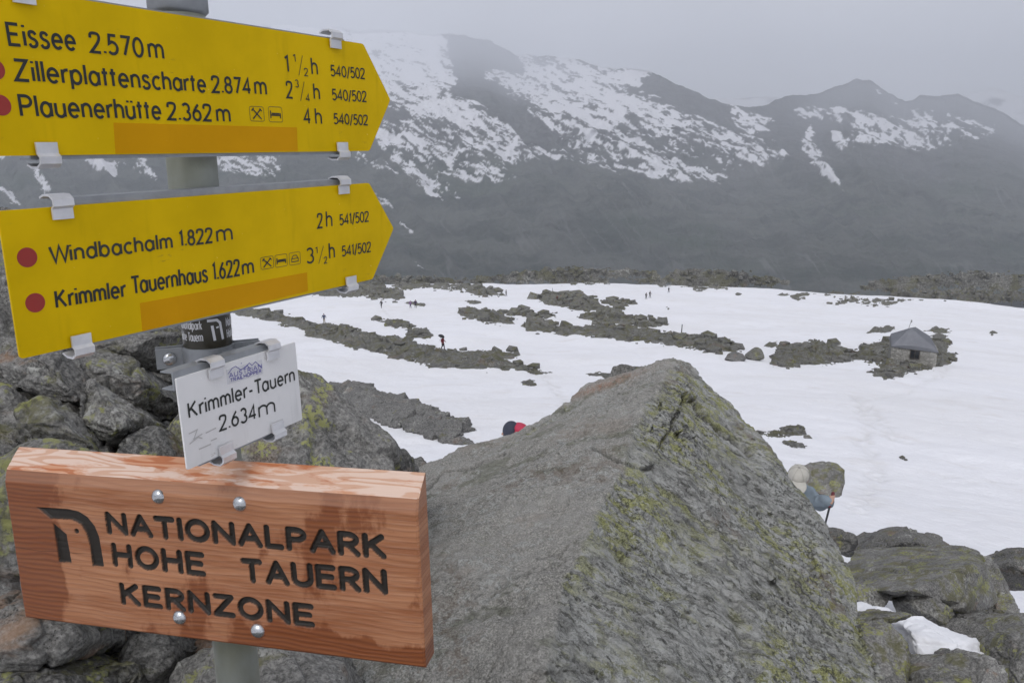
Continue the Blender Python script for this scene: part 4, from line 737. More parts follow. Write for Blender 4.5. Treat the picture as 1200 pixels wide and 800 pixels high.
G = {
 'E': (.52, [[(.5, 1), (0, 1), (0, 0), (.5, 0)], [(0, .52), (.44, .52)]]), 'Z': (.56, [[(.02, 1), (.54, 1), (0, 0), (.56, 0)]]),
 'P': (.50, [[(0, 0), (0, 1), (.24, 1)] + arc(.24, .74, .26, .26, 90, -90, 12) + [(0, .48)]]), 'W': (.92, [[(0, 1), (.23, 0), (.46, 1), (.69, 0), (.92, 1)]]),
 'K': (.55, [[(0, 0), (0, 1)], [(.5, 1), (.03, .46)], [(.16, .60), (.54, 0)]]), 'T': (.56, [[(0, 1), (.56, 1)], [(.28, 1), (.28, 0)]]),
 'N': (.60, [[(0, 0), (0, 1), (.6, 0), (.6, 1)]]), 'A': (.64, [[(0, 0), (.32, 1), (.64, 0)], [(.11, .32), (.53, .32)]]), 'I': (.0, [[(0, 0), (0, 1)]]),
 'O': (.68, [arc(.34, .5, .34, .5, 0, 360, 28)]), 'L': (.44, [[(0, 1), (0, 0), (.44, 0)]]), 'H': (.56, [[(0, 0), (0, 1)], [(.56, 0), (.56, 1)], [(0, .52), (.56, .52)]]),
 'U': (.56, [[(0, 1), (0, .3)] + arc(.28, .3, .28, .3, 180, 360, 12) + [(.56, 1)]]), 'S': (.48, [sm([(.46, .86), (.34, 1.0), (.1, 1.0), (.0, .76), (.12, .54), (.36, .48), (.5, .24), (.38, 0), (.1, -.02), (0, .16)])]),
 'R': (.52, [[(0, 0), (0, 1), (.24, 1)] + arc(.24, .74, .26, .26, 90, -90, 12) + [(0, .48)], [(.22, .48), (.52, 0)]]),
 'i': (.0, [[(0, 0), (0, X_)], dot(0, .95)]), 'l': (.0, [[(0, 0), (0, 1.04)]]), 't': (.20, [[(.09, .95), (.09, 0)], [(-.05, X_), (.24, X_)]]),
 's': (.36, [sm([(.34, .58), (.26, .72), (.06, .72), (.01, .52), (.12, .38), (.28, .34), (.38, .17), (.27, -.02), (.06, -.02), (0, .13)])]),
 'e': (.46, [[(.03, .36), (.455, .36)] + arc(.23, .35, .225, .35, 4, 318, 20)]), 'o': (.46, [bowl(.23)]), 'c': (.38, [arc(.23, .35, .23, .35, 48, 312, 18)]),
 'a': (.46, [bowl(.225), [(.46, 0), (.46, X_)]]), 'd': (.46, [bowl(.225), [(.46, 0), (.46, 1.04)]]), 'b': (.46, [[(0, 0), (0, 1.04)], bowl(.235)]),
 'p': (.46, [[(0, -.3), (0, X_)], bowl(.235)]), 'r': (.20, [[(0, 0), (0, X_)], [(0, .40)] + arc(.24, .42, .24, .27, 180, 80, 8)]),
 'n': (.40, [[(0, 0), (0, X_)], arch(0, .40)]), 'h': (.40, [[(0, 0), (0, 1.04)], arch(0, .40)]), 'm': (.68, [[(0, 0), (0, X_)], arch(0, .34), arch(.34, .68)]),
 'u': (.42, [[(0, X_), (0, .26)] + arc(.21, .26, .21, .26, 180, 360, 12), [(.42, X_), (.42, 0)]]), 'k': (.38, [[(0, 0), (0, 1.04)], [(.35, X_), (.02, .32)], [(.12, .43), (.38, 0)]]),
 '0': (.50, [arc(.25, .5, .25, .5, 0, 360, 26)]), '1': (.20, [[(0, .86), (.15, 1), (.15, 0)]]), '2': (.50, [sm([(.02, .74), (.03, .98), (.25, 1.02), (.48, .96), (.47, .66), (.28, .36), (0, 0)]) + [(.5, 0)]]),
 '3': (.46, [arc(.22, .745, .21, .255, 150, -78, 14), arc(.22, .265, .24, .265, 80, -150, 16)]), '4': (.54, [[(.40, 0), (.40, 1), (0, .27), (.54, .27)]]),
 '5': (.47, [[(.43, 1), (.08, 1), (.04, .55)] + arc(.20, .32, .26, .32, 100, -140, 16)]), '6': (.48, [sm([(.36, 1), (.16, .72), (.01, .42)]) + arc(.24, .3, .235, .3, 165, 525, 24)]),
 '7': (.46, [[(0, 1), (.46, 1), (.14, 0)]]), '8': (.46, [arc(.23, .76, .19, .24, 0, 360, 20), arc(.23, .27, .23, .27, 0, 360, 22)]),
 '/': (.30, [[(0, -.14), (.30, 1.06)]]), '.': (.0, [dot(0, .05)]), '-': (.26, [[(0, .36), (.26, .36)]])}
G['ü'] = (.42, G['u'][1] + [dot(.10, .93), dot(.32, .93)])
def text_strokes(txt, sp=.22):
    x, out = 0, []
    for ch, nx in zip(txt, txt[1:] + ' '):
        if ch == ' ': x += .30; continue
        a, st = G[ch]
        for s in st: out.append([(p[0] + x, p[1]) for p in s])
        x += a + sp - (.13 if ch in 'TW' and nx.islower() else 0)
    return out, x - sp
def place_text(txt, p0, p1, ptop, sp=.22):
    """strokes mapped so that the baseline runs p0 -> p1 and capitals reach ptop"""
    st, w = text_strokes(txt, sp); p0, p1, pt = map(np.array, (p0, p1, ptop)); e = p1 - p0; ln = np.linalg.norm(e); e = e / ln; nrm = np.array([-e[1], e[0]]); h = (pt - p0) @ nrm
    return [[tuple(p0 + e * (q[0] * ln / w) + nrm * q[1] * h) for q in s] for s in st], h
def ribbon(bm, pts, wd, y, thick=.00025):
    """a painted stroke: mitred strip with real (paint) thickness in the local XZ plane"""
    P = [np.array(p) for p in pts]; P = [p for i, p in enumerate(P) if i == 0 or np.linalg.norm(p - P[i - 1]) > 1e-7]
    closed = np.linalg.norm(P[0] - P[-1]) < 1e-6
    if closed: P = P[:-1]
    n = len(P); Ls, Rs = [], []
    for i in range(n):
        a = P[i] - P[i - 1] if (i > 0 or closed) else None; b = P[(i + 1) % n] - P[i] if (i < n - 1 or closed) else None
        ta = a / np.linalg.norm(a) if a is not None else None; tb = b / np.linalg.norm(b) if b is not None else None
        if ta is None: ta = tb
        if tb is None: tb = ta
        m = ta + tb; nm = np.array([-ta[1], ta[0]])
        if np.linalg.norm(m) < .3: d = nm
        else: m = m / np.linalg.norm(m); mn = np.array([-m[1], m[0]]); d = mn / max(.45, mn @ nm)
        Ls.append(P[i] + d * wd / 2); Rs.append(P[i] - d * wd / 2)
    f = lambda p: bm.verts.new((p[0], y, p[1])); A = [f(p) for p in Ls]; B = [f(p) for p in Rs]
    for i in range(n if closed else n - 1):
        j = (i + 1) % n
        try: bm.faces.new((A[i], B[i], B[j], A[j]))
        except ValueError: pass
def lettering(name, parent, strokes, wd, mat, y=-.0016):
    bm = bmesh.new()
    for i, s in enumerate(strokes): ribbon(bm, s, wd[i] if isinstance(wd, list) else wd, y - 1.5e-5 * (i % 7))
    me = bpy.data.meshes.new(name); bm.to_mesh(me); bm.free(); o = bpy.data.objects.new(name, me); link(o, parent); me.materials.append(mat); return o
def flat_poly(name, parent, poly, mat, y, thick=.0004):
    bm = bmesh.new(); add_prism(bm, poly, y - thick, y); return bm_obj(name, bm, mat, parent)
def clip(parent, x, z, up, wd):
    path = [(-.0032, -.0125), (-.0032, -.0015), (-.0072, .0015), (-.0068, .0075), (-.001, .0115), (.009, .0115), (.0165, .0085)]
    t = .0022; P = [np.array(p) for p in path]; L_, R2 = [], []
    for i, p in enumerate(P):
        a = P[min(i + 1, len(P) - 1)] - P[max(i - 1, 0)]; a = a / np.linalg.norm(a); nn = np.array([-a[1], a[0]]); L_.append(p + nn * t / 2); R2.append(p - nn * t / 2)
    poly = L_ + R2[::-1]; bm = bmesh.new(); r0, r1 = [], []
    for p in poly:
        for lst, xx in ((r0, x - wd / 2), (r1, x + wd / 2)): lst.append(bm.verts.new((xx, p[0] - .0015, z + up * p[1])))
    nP = len(poly)
    for i in range(nP): j = (i + 1) % nP; bm.faces.new((r0[i], r0[j], r1[j], r1[i]))
    h = len(P)
    for r in (r0, r1):
        for i in range(h - 1): bm.faces.new((r[i], r[i + 1], r[nP - 2 - i], r[nP - 1 - i]))
    return bm_obj('clip', bm, M['alu'], parent, bevel=.0005)
def rail(parent, x0, x1, z0, z1, y0=.0012, y1=.0205):
    bm = bmesh.new(); t = .002
    add_box(bm, ((x0 + x1) / 2, y0 + t / 2, (z0 + z1) / 2), (x1 - x0, t, z1 - z0)); add_box(bm, ((x0 + x1) / 2, (y0 + t + y1) / 2, z1 - t / 2), (x1 - x0, y1 - y0 - t, t)); add_box(bm, ((x0 + x1) / 2, (y0 + t + y1) / 2, z0 + t / 2), (x1 - x0, y1 - y0 - t, t))
    return bm_obj('rail', bm, M['zinc'], parent)
def rounded(pts, r, n=4):
    out = []; N = len(pts)
    for i in range(N):
        p = np.array(pts[i], float); a = np.array(pts[i - 1], float) - p; b = np.array(pts[(i + 1) % N], float) - p
        a = p + a / np.linalg.norm(a) * r; b = p + b / np.linalg.norm(b) * r
        for k in range(n + 1): t = k / n; out.append(tuple((1 - t) ** 2 * a + 2 * t * (1 - t) * p + t * t * b))
    return out
def circle_poly(c, r, n=28): return [(c[0] + r * math.cos(2 * math.pi * i / n), c[1] + r * math.sin(2 * math.pi * i / n)) for i in range(n)]
def pict(pl, x0, y0, x1, y1, kind):
    """framed pictogram; corners given left-top and right-bottom on the sign"""
    a, b = pl.uv(x0, y1), pl.uv(x1, y0); w, h = b - a; f = lambda s: [tuple(a + np.array(p) * (w, h)) for p in s]
    st = [f(rounded([(0, 0), (1, 0), (1, 1), (0, 1)], .15)) ]; st[0].append(st[0][0])
    if kind == 'food': core = [[(.2, .15), (.8, .85)], [(.8, .15), (.2, .85)], [(.14, .7), (.3, .9)], [(.7, .86), (.86, .7)]]
    elif kind == 'bed': core = [[(.15, .25), (.15, .75)], [(.15, .45), (.85, .45)], [(.85, .25), (.85, .6)], [(.22, .56), (.8, .56)]]
    else: core = [[(.2, .25), (.2, .5), (.35, .75), (.65, .75), (.8, .5), (.8, .25), (.2, .25)], [(.2, .5), (.8, .5)]]
    return st, [f(c) for c in core]

def direction_sign(pl, Ln, tip, H, lines, dots, sticker, clips, picts, slashes, rails, th):
    r = pl.root; poly = rounded([(-Ln, -H / 2), (0, -H / 2), (tip, 0), (0, H / 2), (-Ln, H / 2)], .004)
    bm = bmesh.new(); add_prism(bm, poly, -.0012, .0012); bm_obj('panel', bm, M['yellow'], r, bevel=.0004)
    rail(r, rails[0], rails[1], H / 2 - .016, H / 2 + rails[2]); rail(r, rails[0], rails[1], -H / 2 - rails[3], -H / 2 + .016)
    if sticker: flat_poly('sticker', r, [pl.uv(*p) for p in sticker], M['orange'], -.0012, .0003)
    for c, rad in dots: flat_poly('route_dot', r, circle_poly(pl.uv(*c), rad), M['red'], -.0012, .0003)
    for mk in ('black', 'faded'):
        st, ws = [], []
        for grp in lines:
            if grp.get('m', 'black') != mk: continue
            for tx, p0, p1, pt, *sp in grp['t']:
                q, h = place_text(tx, pl.uv(*p0), pl.uv(*p1), pl.uv(*pt), *(sp or [.22])); st += q; ws += [grp['w']] * len(q)
        if mk == 'black': st += [[tuple(pl.uv(*a)), tuple(pl.uv(*b))] for a, b in slashes]; ws += [.0009] * len(slashes)
        if st: lettering('lettering', r, st, ws, M[mk], -.0017)
    for x0, y0, x1, y1, kd in picts:
        fr, core = pict(pl, x0, y0, x1, y1, kd); o = lettering('pictogram', r, fr, .0006, M['faded'], -.0017)
        lettering('symbol', o, core, .0011 if kd == 'car' else .0017, M['black'] if kd != 'car' else M['faded'], -.0018)
    for u, v, up in clips: q = pl.uv(u, v); clip(r, q[0], up * H / 2, up, .0215)
K1 = Plate('direction_sign', 'upper yellow arrow sign with three red-dotted destinations, starting with Eissee', (60, -1.13, -.43), (-.2564, 1.4717, .0878), PR + .022)
H1 = .18 * K1.k
direction_sign(K1, .72 * K1.k, .067 * K1.k, H1, [
  {'w': .0030, 't': [('Eissee', (10.5, 52.5), (87.5, 59), (8, 28)), ('2.570', (106, 61), (167, 67), (105, 39)), ('m', (174.5, 67.5), (190.5, 69), (173.5, 45.5))]},
  {'w': .0030, 't': [('Zillerplattenscharte', (18, 94), (240, 108), (15.5, 70.5)), ('2.874', (248.5, 108), (293, 110), (247.5, 90)), ('m', (298.5, 110), (311, 111), (297.5, 91))]},
  {'w': .0030, 't': [('Plauenerhütte', (24.5, 136), (187.5, 139.6), (22, 112.4)), ('2.362', (196.5, 140), (247, 141.5), (196, 121)), ('m', (254, 142), (268.5, 142.6), (253.5, 123))]},
  {'w': .0027, 't': [('1', (334, 84), (338, 84.3), (333.5, 66)), ('h', (365, 87), (371, 87.5), (364.5, 69)), ('2', (335.5, 114.5), (342, 115), (334.8, 96)), ('h', (367.5, 116), (373.5, 116.5), (367, 99)),
                     ('4', (356, 144.5), (363, 144.7), (355.8, 128)), ('h', (369.5, 145), (375.8, 145.2), (369, 128))]},
  {'w': .0014, 't': [('1', (343, 72.5), (346, 72.6), (342.8, 64.5)), ('2', (356, 89), (360, 89.3), (355.8, 80.5)), ('3', (345.5, 102.3), (349, 102.5), (345.3, 94)), ('4', (358, 118.8), (362, 119), (357.8, 110.5))]},
  {'w': .0022, 't': [('540/502', (387.3, 89), (426.5, 92.5), (386.5, 77), .16), ('540/502', (389, 117), (428.5, 119.3), (388.3, 105), .16), ('540/502', (390.8, 145), (430, 146.5), (390.2, 133.5), .16)]}],
  [((-7.5, 81.5), .0095), ((0, 123.5), .0095)], [(132, 144), (347, 149.5), (348, 177.2), (134.5, 180)],
  [(25, 0, 1), (390, 46, 1), (53, 183, -1), (399, 178, -1)], [(292.5, 125.5, 307.5, 142, 'food'), (314.5, 126, 329, 143, 'bed')],
  [((353.3, 65.5), (349.3, 88.5)), ((355.3, 96), (351.2, 118.5))], (-.60 * K1.k, -.045 * K1.k, .002, .004), .0026)
K2 = Plate('direction_sign', 'lower yellow arrow sign with two red-dotted destinations, starting with Windbachalm', (58.97, 1.09, -.9), (-.2659, 1.5169, -.1496), PR + .022)
H2 = .18 * K2.k
direction_sign(K2, .6563 * K2.k, .067 * K2.k, H2, [
  {'w': .0028, 'm': 'faded', 't': [('Windbachalm', (59, 307.5), (200.5, 290), (55.5, 289.5)), ('1.822', (210.5, 288), (248, 283.5), (208.5, 271.5)), ('m', (254, 283), (271, 280.5), (253, 265))]},
  {'w': .0029, 't': [('Krimmler', (66, 360), (146, 347), (63, 341)), ('Tauernhaus', (154.5, 344), (242, 329), (152, 325)), ('1.622', (249.5, 327.3), (280, 322), (248.5, 309)), ('m', (284, 321.5), (296, 319.3), (283, 305))]},
  {'w': .0027, 't': [('2', (371.5, 267), (377, 266.3), (371, 251)), ('h', (382, 265.5), (388, 264.8), (381.3, 248.5)), ('3', (359, 308.3), (366.5, 307), (358.5, 291.5)), ('h', (385.5, 302.5), (391, 301.5), (385, 285.5))]},
  {'w': .0014, 't': [('1', (369, 296.7), (371.5, 296.3), (368.7, 290)), ('2', (379, 308.5), (382.5, 307.8), (378.7, 301.5))]},
  {'w': .0022, 't': [('541/502', (397.5, 263.5), (431, 259), (396.7, 252), .16), ('541/502', (400.3, 300), (433.5, 294.5), (399.5, 288.8), .16)]}],
  [((31, 301.5), .0098), ((40.5, 354.5), .0098)], [(163, 355), (359, 319), (360, 341), (166, 388)],
  [(70, 247, 1), (400, 217, 1), (93, 402, -1), (409, 334, -1)], [(305, 299.5, 319, 316, 'food'), (322, 297, 335, 313.5, 'bed'), (338.5, 294.5, 350.5, 311, 'car')],
  [((378, 288), (372.5, 309))], (-.585 * K2.k, -.05 * K2.k, .008, .003), .0026)

# white summit plate and its clamp
KW = Plate('summit_sign', 'small white metal plate reading Krimmler-Tauern, clamped to the post', (64.81, -2.47, .37), (-.3231, .9299, -.2953), PR + .048)
wW, hW = .1954 * KW.k, .1049 * KW.k; r = KW.root
bm = bmesh.new(); add_prism(bm, rounded([(-wW / 2, -hW / 2), (wW / 2, -hW / 2), (wW / 2, hW / 2), (-wW / 2, hW / 2)], .002), -.0012, .0012); bm_obj('panel', bm, M['white'], r, bevel=.0004)
st = []
for tx, a, b, c_ in (('Krimmler-Tauern', (221, 489), (344, 445.5), (218.3, 472.5)), ('2.634', (257, 504.2), (299, 489.5), (255, 488)), ('m', (303, 488.5), (321, 482), (301.5, 471.5))): st += place_text(tx, KW.uv(*a), KW.uv(*b), KW.uv(*c_))[0]
lettering('lettering', r, st, .0027, M['black'], -.0017)
stk = flat_poly('sticker', r, [KW.uv(*p) for p in ((264.5, 433), (306, 421), (307.5, 437.5), (265.5, 450.5))], M['sticker_white'], -.0012, .0002)
st = place_text('AUSTRIAN', KW.uv(267.5, 442.5), KW.uv(305.5, 431), KW.uv(267, 437.5))[0] + place_text('TRAILHOPPER', KW.uv(269, 447.5), KW.uv(305, 436), KW.uv(268.7, 443.5))[0]
lettering('lettering', stk, st, .0009, M['violet'], -.0018)
mt = [[(266, 438), (271, 431), (275, 429), (281, 433), (287, 429), (291, 425), (294, 428), (298, 423.5), (305, 429.5)], [(285, 431), (289, 428), (291, 432)], [(281, 426), (282, 425)]]
lettering('mountain_emblem', stk, [[tuple(KW.uv(*p)) for p in s] for s in mt], .0008, M['violet'], -.0018)
gh = [[(220, 508), (230, 503), (226, 514), (236, 508)], [(221, 520), (231, 512), (236, 513)], [(240, 507), (252, 501)], [(232, 526), (246, 520)], [(246, 516), (253, 513)]]
lettering('scratch', r, [[tuple(KW.uv(*p)) for p in s] for s in gh], .0014, M['ghost'], -.0016)
for z0, z1 in ((hW / 2 - .014, hW / 2 + .008), (-hW / 2 - .003, -hW / 2 + .014)): rail(r, -wW / 2 - .002 if z0 > 0 else -wW / 2 + .02, wW / 2 - .03, z0, z1)
for u, v, up in ((249.5, 432, 1), (316, 407, 1), (262.5, 530, -1), (323, 505, -1)): q = KW.uv(u, v); clip(r, q[0], up * hW / 2, up, .022)
e_, n_ = Vector((math.cos(R(24)), math.sin(R(24)), 0)), Vector((math.sin(R(24)), -math.cos(R(24)), 0)); q_ = Matrix((e_, -n_, Vector((0, 0, 1)))).transposed().to_4x4()
q_.translation = Vector((POST[0], POST[1], px(235, 424, 1.02)[2])); bm = bmesh.new(); hc_ = .013
for sgn in (-1, 1):                                                  # two half straps round the post, ears bolted together
    arc_ = [Vector((math.cos(a), sgn * math.sin(a), 0)) for a in np.linspace(R(10), R(170), 25)]
    for r0_, r1_, flip in ((PR + .0008, PR + .0036, 0),):
        vs = [[bm.verts.new(q_ @ (p * rr + Vector((0, 0, z_)))) for rr, z_ in ((r0_, -hc_), (r1_, -hc_), (r1_, hc_), (r0_, hc_))] for p in arc_]
        for A1, B1 in zip(vs[:-1], vs[1:]):
            for i in range(4): bm.faces.new((A1[i], B1[i], B1[(i + 1) % 4], A1[(i + 1) % 4]))
        bm.faces.new(vs[0]); bm.faces.new(vs[-1][::-1])
    for sx in (-1, 1): bmesh.ops.create_cube(bm, size=1, matrix=q_ @ Matrix.Translation((sx * (PR + .0165), sgn * .0068, 0)) @ Matrix.Diagonal((.036, .0028, hc_ * 2, 1)))
def in_plate(o): o.parent = r; o.matrix_parent_inverse = r.matrix_world.inverted(); return o
bpy.context.view_layer.update()
cl = in_plate(bm_obj('clamp', bm, M['zinc'], None))
for sx in (-1, 1):
    bm = bmesh.new(); m_ = q_ @ Matrix.Translation((sx * (PR + .0185), -.0082, 0)) @ Matrix.Rotation(math.pi / 2, 4, 'X')
    add_lathe(bm, [(.0085, 0), (.0085, .002), (.0075, .0045), (.0045, .0068), (.0005, .0074)], 20, m_); add_lathe(bm, [(.003, -.024), (.003, 0)], 12, m_); bo_ = bm_obj('bolt', bm, M['steel'], None, smooth=True); bo_.parent = cl
bm = bmesh.new(); add_box(bm, tuple((np.array([*POST, KW.c[2]]) - KW.c) @ KW.R * np.array([1, 0, 0]) + np.array([0, (.0205 + .048) / 2, hW / 2 - .004])), (.02, .026, .014)); bm_obj('spacer', bm, M['zinc'], r)

# the post
zt, zb = px(195, -120, 1.0)[2], -.25
post = empty('signpost', (POST[0], POST[1], zb)); tag(post, 'round galvanised steel post carrying the two yellow arrows and the wooden board', 'post')
bm = bmesh.new(); add_lathe(bm, [(PR, 0), (PR, zt - zb - .01), (PR - .004, zt - zb), (.0005, zt - zb + .001)], 48); bm_obj('pole', bm, M['post'], post, smooth=False)
for p in post.children[0].data.polygons: p.use_smooth = abs(p.normal.z) < .5
zcol = px(196, 16, .98)[2] - zb
bm = bmesh.new(); add_lathe(bm, [(PR + .0005, zcol - .004), (PR + .0045, zcol), (PR + .0045, zcol + .030), (PR + .0005, zcol + .036)], 40); bm_obj('collar', bm, M['zinc'], post, smooth=True)
zb1 = px(240, 409, 1.06)[2] - zb; zb2 = px(236, 352, 1.04)[2] - zb
bm = bmesh.new()
ra = PR + .0006; rings = []
for zz in (zb1, zb2): rings.append([bm.verts.new((ra * math.cos(a), ra * math.sin(a), zz)) for a in np.linspace(0, 2 * math.pi, 64, endpoint=False)])
for i in range(64): bm.faces.new((rings[0][i], rings[0][(i + 1) % 64], rings[1][(i + 1) % 64], rings[1][i]))
band = bm_obj('sticker_band', bm, M['post_band'], post, smooth=True)
# white print wrapped round the band
aview = math.atan2(-POST[1], -POST[0])
def wrap(strokes, name, wd):
    bm = bmesh.new()
    for i, s in enumerate(strokes):
        fine = [s[0]]
        for a, b in zip(s[:-1], s[1:]): fine += [tuple(np.array(a) + (np.array(b) - a) * t) for t in (.5, 1)]
        ribbon(bm, fine, wd, 0)
    for v_ in bm.verts: a = aview + v_.co.x / ra; rr = ra + .0004; v_.co = (rr * math.cos(a), rr * math.sin(a), v_.co.z)
    me = bpy.data.meshes.new(name); bm.to_mesh(me); bm.free(); o = bpy.data.objects.new(name, me); link(o, band); me.materials.append(M['sticker_white']); return o
hz_ = (zb2 - zb1)
wrap(place_text('Nationalpark', (-.043, zb1 + hz_ * .50), (-.006, zb1 + hz_ * .50), (-.043, zb1 + hz_ * .66))[0] + place_text('Hohe Tauern', (-.043, zb1 + hz_ * .27), (-.006, zb1 + hz_ * .27), (-.043, zb1 + hz_ * .43))[0]
     + place_text('Nationalpark', (.027, zb1 + hz_ * .50), (.064, zb1 + hz_ * .50), (.027, zb1 + hz_ * .66))[0] + place_text('Hohe Tauern', (.027, zb1 + hz_ * .27), (.064, zb1 + hz_ * .27), (.027, zb1 + hz_ * .43))[0], 'lettering', .0011)
wrap([[(.001, zb1 + hz_ * .66), (.013, zb1 + hz_ * .66), (.017, zb1 + hz_ * .6), (.0195, zb1 + hz_ * .26)], [(.0065, zb1 + hz_ * .56), (.0085, zb1 + hz_ * .26)], [(.0128, zb1 + hz_ * .53), (.0135, zb1 + hz_ * .50)]], 'park_emblem', .0034)

# national park board
KB = Plate('wooden_board', 'thick reddish wooden board with routed black letters NATIONALPARK HOHE TAUERN KERNZONE', (-14.08, -2.216, -2.10), (-.3609, .8632, -.4765), PR + .035)
wB, hB, tB, rB = .5475 * KB.k, .1993 * KB.k, .033, .0235
def bl(u, v): return KB.uv(u, v)
st = []
for tx, a, b, c_, sp in (('NATIONALPARK', (128, 623), (449.5, 652), (125, 602.5), .26), ('HOHE', (135, 660.5), (238.5, 672.5), (132, 639), .28), ('TAUERN', (287, 679), (451, 693.5), (285, 657), .27), ('KERNZONE', (144.5, 705.5), (366, 732), (141.5, 685.5), .27)):
    st += place_text(tx, bl(*a), bl(*b), bl(*c_), sp)[0]
BX = -.005; gx = np.arange(-wB / 2, wB / 2 + 1e-6, .00082); gz = np.arange(-hB / 2, hB / 2 + 1e-6, .00082); gz = np.append(gz[:-1], hB / 2); gx = np.append(gx[:-1], wB / 2) + BX
XX, ZZ = np.meshgrid(gx, gz); DD = np.full(XX.shape, 9.)
for s in st:
    for a, b in zip(s[:-1], s[1:]):
        a, b = np.array(a), np.array(b); m = (slice(*np.searchsorted(gz, [min(a[1], b[1]) - .01, max(a[1], b[1]) + .01])), slice(*np.searchsorted(gx, [min(a[0], b[0]) - .01, max(a[0], b[0]) + .01])))
        e = b - a; t = np.clip(((XX[m] - a[0]) * e[0] + (ZZ[m] - a[1]) * e[1]) / (e @ e + 1e-15), 0, 1); DD[m] = np.minimum(DD[m], np.hypot(XX[m] - a[0] - t * e[0], ZZ[m] - a[1] - t * e[1]))
DD = DD - .0041
zz = lambda pts: [tuple(bl(x / 2.858, 520 + y / 2.858)) for x, y in pts]
L1 = zz([(122, 212), (225, 218), (262, 226), (292, 245), (316, 275), (330, 310), (348, 410), (310, 408), (300, 340), (288, 300), (270, 270), (240, 254), (168, 250)]); L2 = zz([(177, 265), (222, 303), (226, 330), (240, 398), (198, 395)])
for pl_ in (L1, L2): DD = np.minimum(DD, -poly_sd(pl_, XX, ZZ))
dc = zz([(256, 292)])[0]; DD = np.minimum(DD, np.hypot(XX - dc[0], ZZ - dc[1]) - .0035)
groove = sstep(.0006, -.0016, DD); paint = sstep(.0005, -.0003, DD + .0004 * fbm(np.stack([XX * 900, ZZ * 900, 0 * XX], -1), 2, 3))
edge = np.minimum(np.minimum(wB / 2 - np.abs(XX - BX), ZZ + hB / 2), .02)
bev = np.clip(ZZ - (hB / 2 - .0165), 0, 1) * .30
YY = groove * .0042 + .0025 * sstep(.003, 0, edge) + bev + .0006 * fbm(np.stack([XX * 6, ZZ * 90, 0 * XX], -1), 4, 8)
Vb = np.stack([XX, YY, ZZ], -1).reshape(-1, 3); nr, ncx = XX.shape; Fb = grid_faces(nr, ncx)
y_top = YY[-1].max()
front = Vb; extra = []; ef = []; base = len(Vb)
nt = 10                                                              # sloped weathered top
tp = []
for q in range(1, nt + 1):
    t = q / nt; tp.append(np.stack([XX[-1], YY[-1] * (1 - t) + tB * t + .0008 * fbm(np.stack([XX[-1] * 20, 0 * XX[-1] + q, 0 * XX[-1]], -1), 3, 2), np.full(ncx, hB / 2 + rB * (t * .82 + .18 * math.sin(t * math.pi / 2)))], -1))
Vt = np.concatenate([Vb.reshape(nr, ncx, 3)[-1:]] + [x[None] for x in tp]); Ft = grid_faces(nt + 1, ncx) + base
allV = np.concatenate([Vb, Vt.reshape(-1, 3)]); ob = len(allV)
# back, bottom and ends
bk = np.array([BX, 0, 0]) + np.array([[-wB / 2, tB, hB / 2 + rB], [wB / 2, tB, hB / 2 + rB], [wB / 2, tB, -hB / 2 + .002], [-wB / 2, tB, -hB / 2 + .002]]); allV = np.concatenate([allV, bk])
F_all = [list(f) for f in Fb] + [list(f) for f in Ft]
G_ = np.arange(nr * ncx).reshape(nr, ncx); T_ = np.arange((nt + 1) * ncx).reshape(nt + 1, ncx) + base
poly_extra = [[ob, ob + 1, ob + 2, ob + 3], list(G_[0][::-1]) + [ob + 3, ob + 2],
              list(G_[:, -1]) + list(T_[1:, -1]) + [ob + 2], (list(G_[:, 0]) + list(T_[1:, 0]) + [ob + 3])[::-1]]
me = bpy.data.meshes.new('board'); me.from_pydata(allV.tolist(), [], F_all + poly_extra); me.validate()
mi = np.zeros(len(me.polygons), np.int32); mi[len(Fb):len(Fb) + len(Ft)] = 1; me.materials.append(M['wood']); me.materials.append(M['wood_top']); me.polygons.foreach_set('material_index', mi)
pt = np.zeros(len(me.vertices), np.float32); pt[:base] = paint.ravel(); me.attributes.new('paint', 'FLOAT', 'POINT').data.foreach_set('value', pt)
sm_ = np.zeros(len(me.polygons), bool); sm_[:len(Fb) + len(Ft)] = True; me.polygons.foreach_set('use_smooth', sm_)
link(bpy.data.objects.new('board', me), KB.root)
for u, v in ((185, 582), (280.5, 590.5), (210.5, 723), (302, 738.5)):
    q = bl(u, v); bm = bmesh.new(); add_lathe(bm, [(.0102, 0), (.0102, .0012), (.0085, .0042), (.005, .0066), (.0004, .0074)], 28, Matrix.Translation((q[0], .0022 if v < 600 else .001, q[1])) @ Matrix.Rotation(math.pi / 2, 4, 'X')); bm_obj('bolt', bm, M['steel'], KB.root, smooth=True)
for sx in (-1,):                                                    # bracket that holds the board to the post
    pcb = (np.array([*POST, KB.c[2]]) - KB.c) @ KB.R; bm = bmesh.new()
    add_box(bm, (pcb[0], tB + .003, .0), (.12, .004, hB * .82)); bm_obj('back_plate', bm, M['zinc'], KB.root)

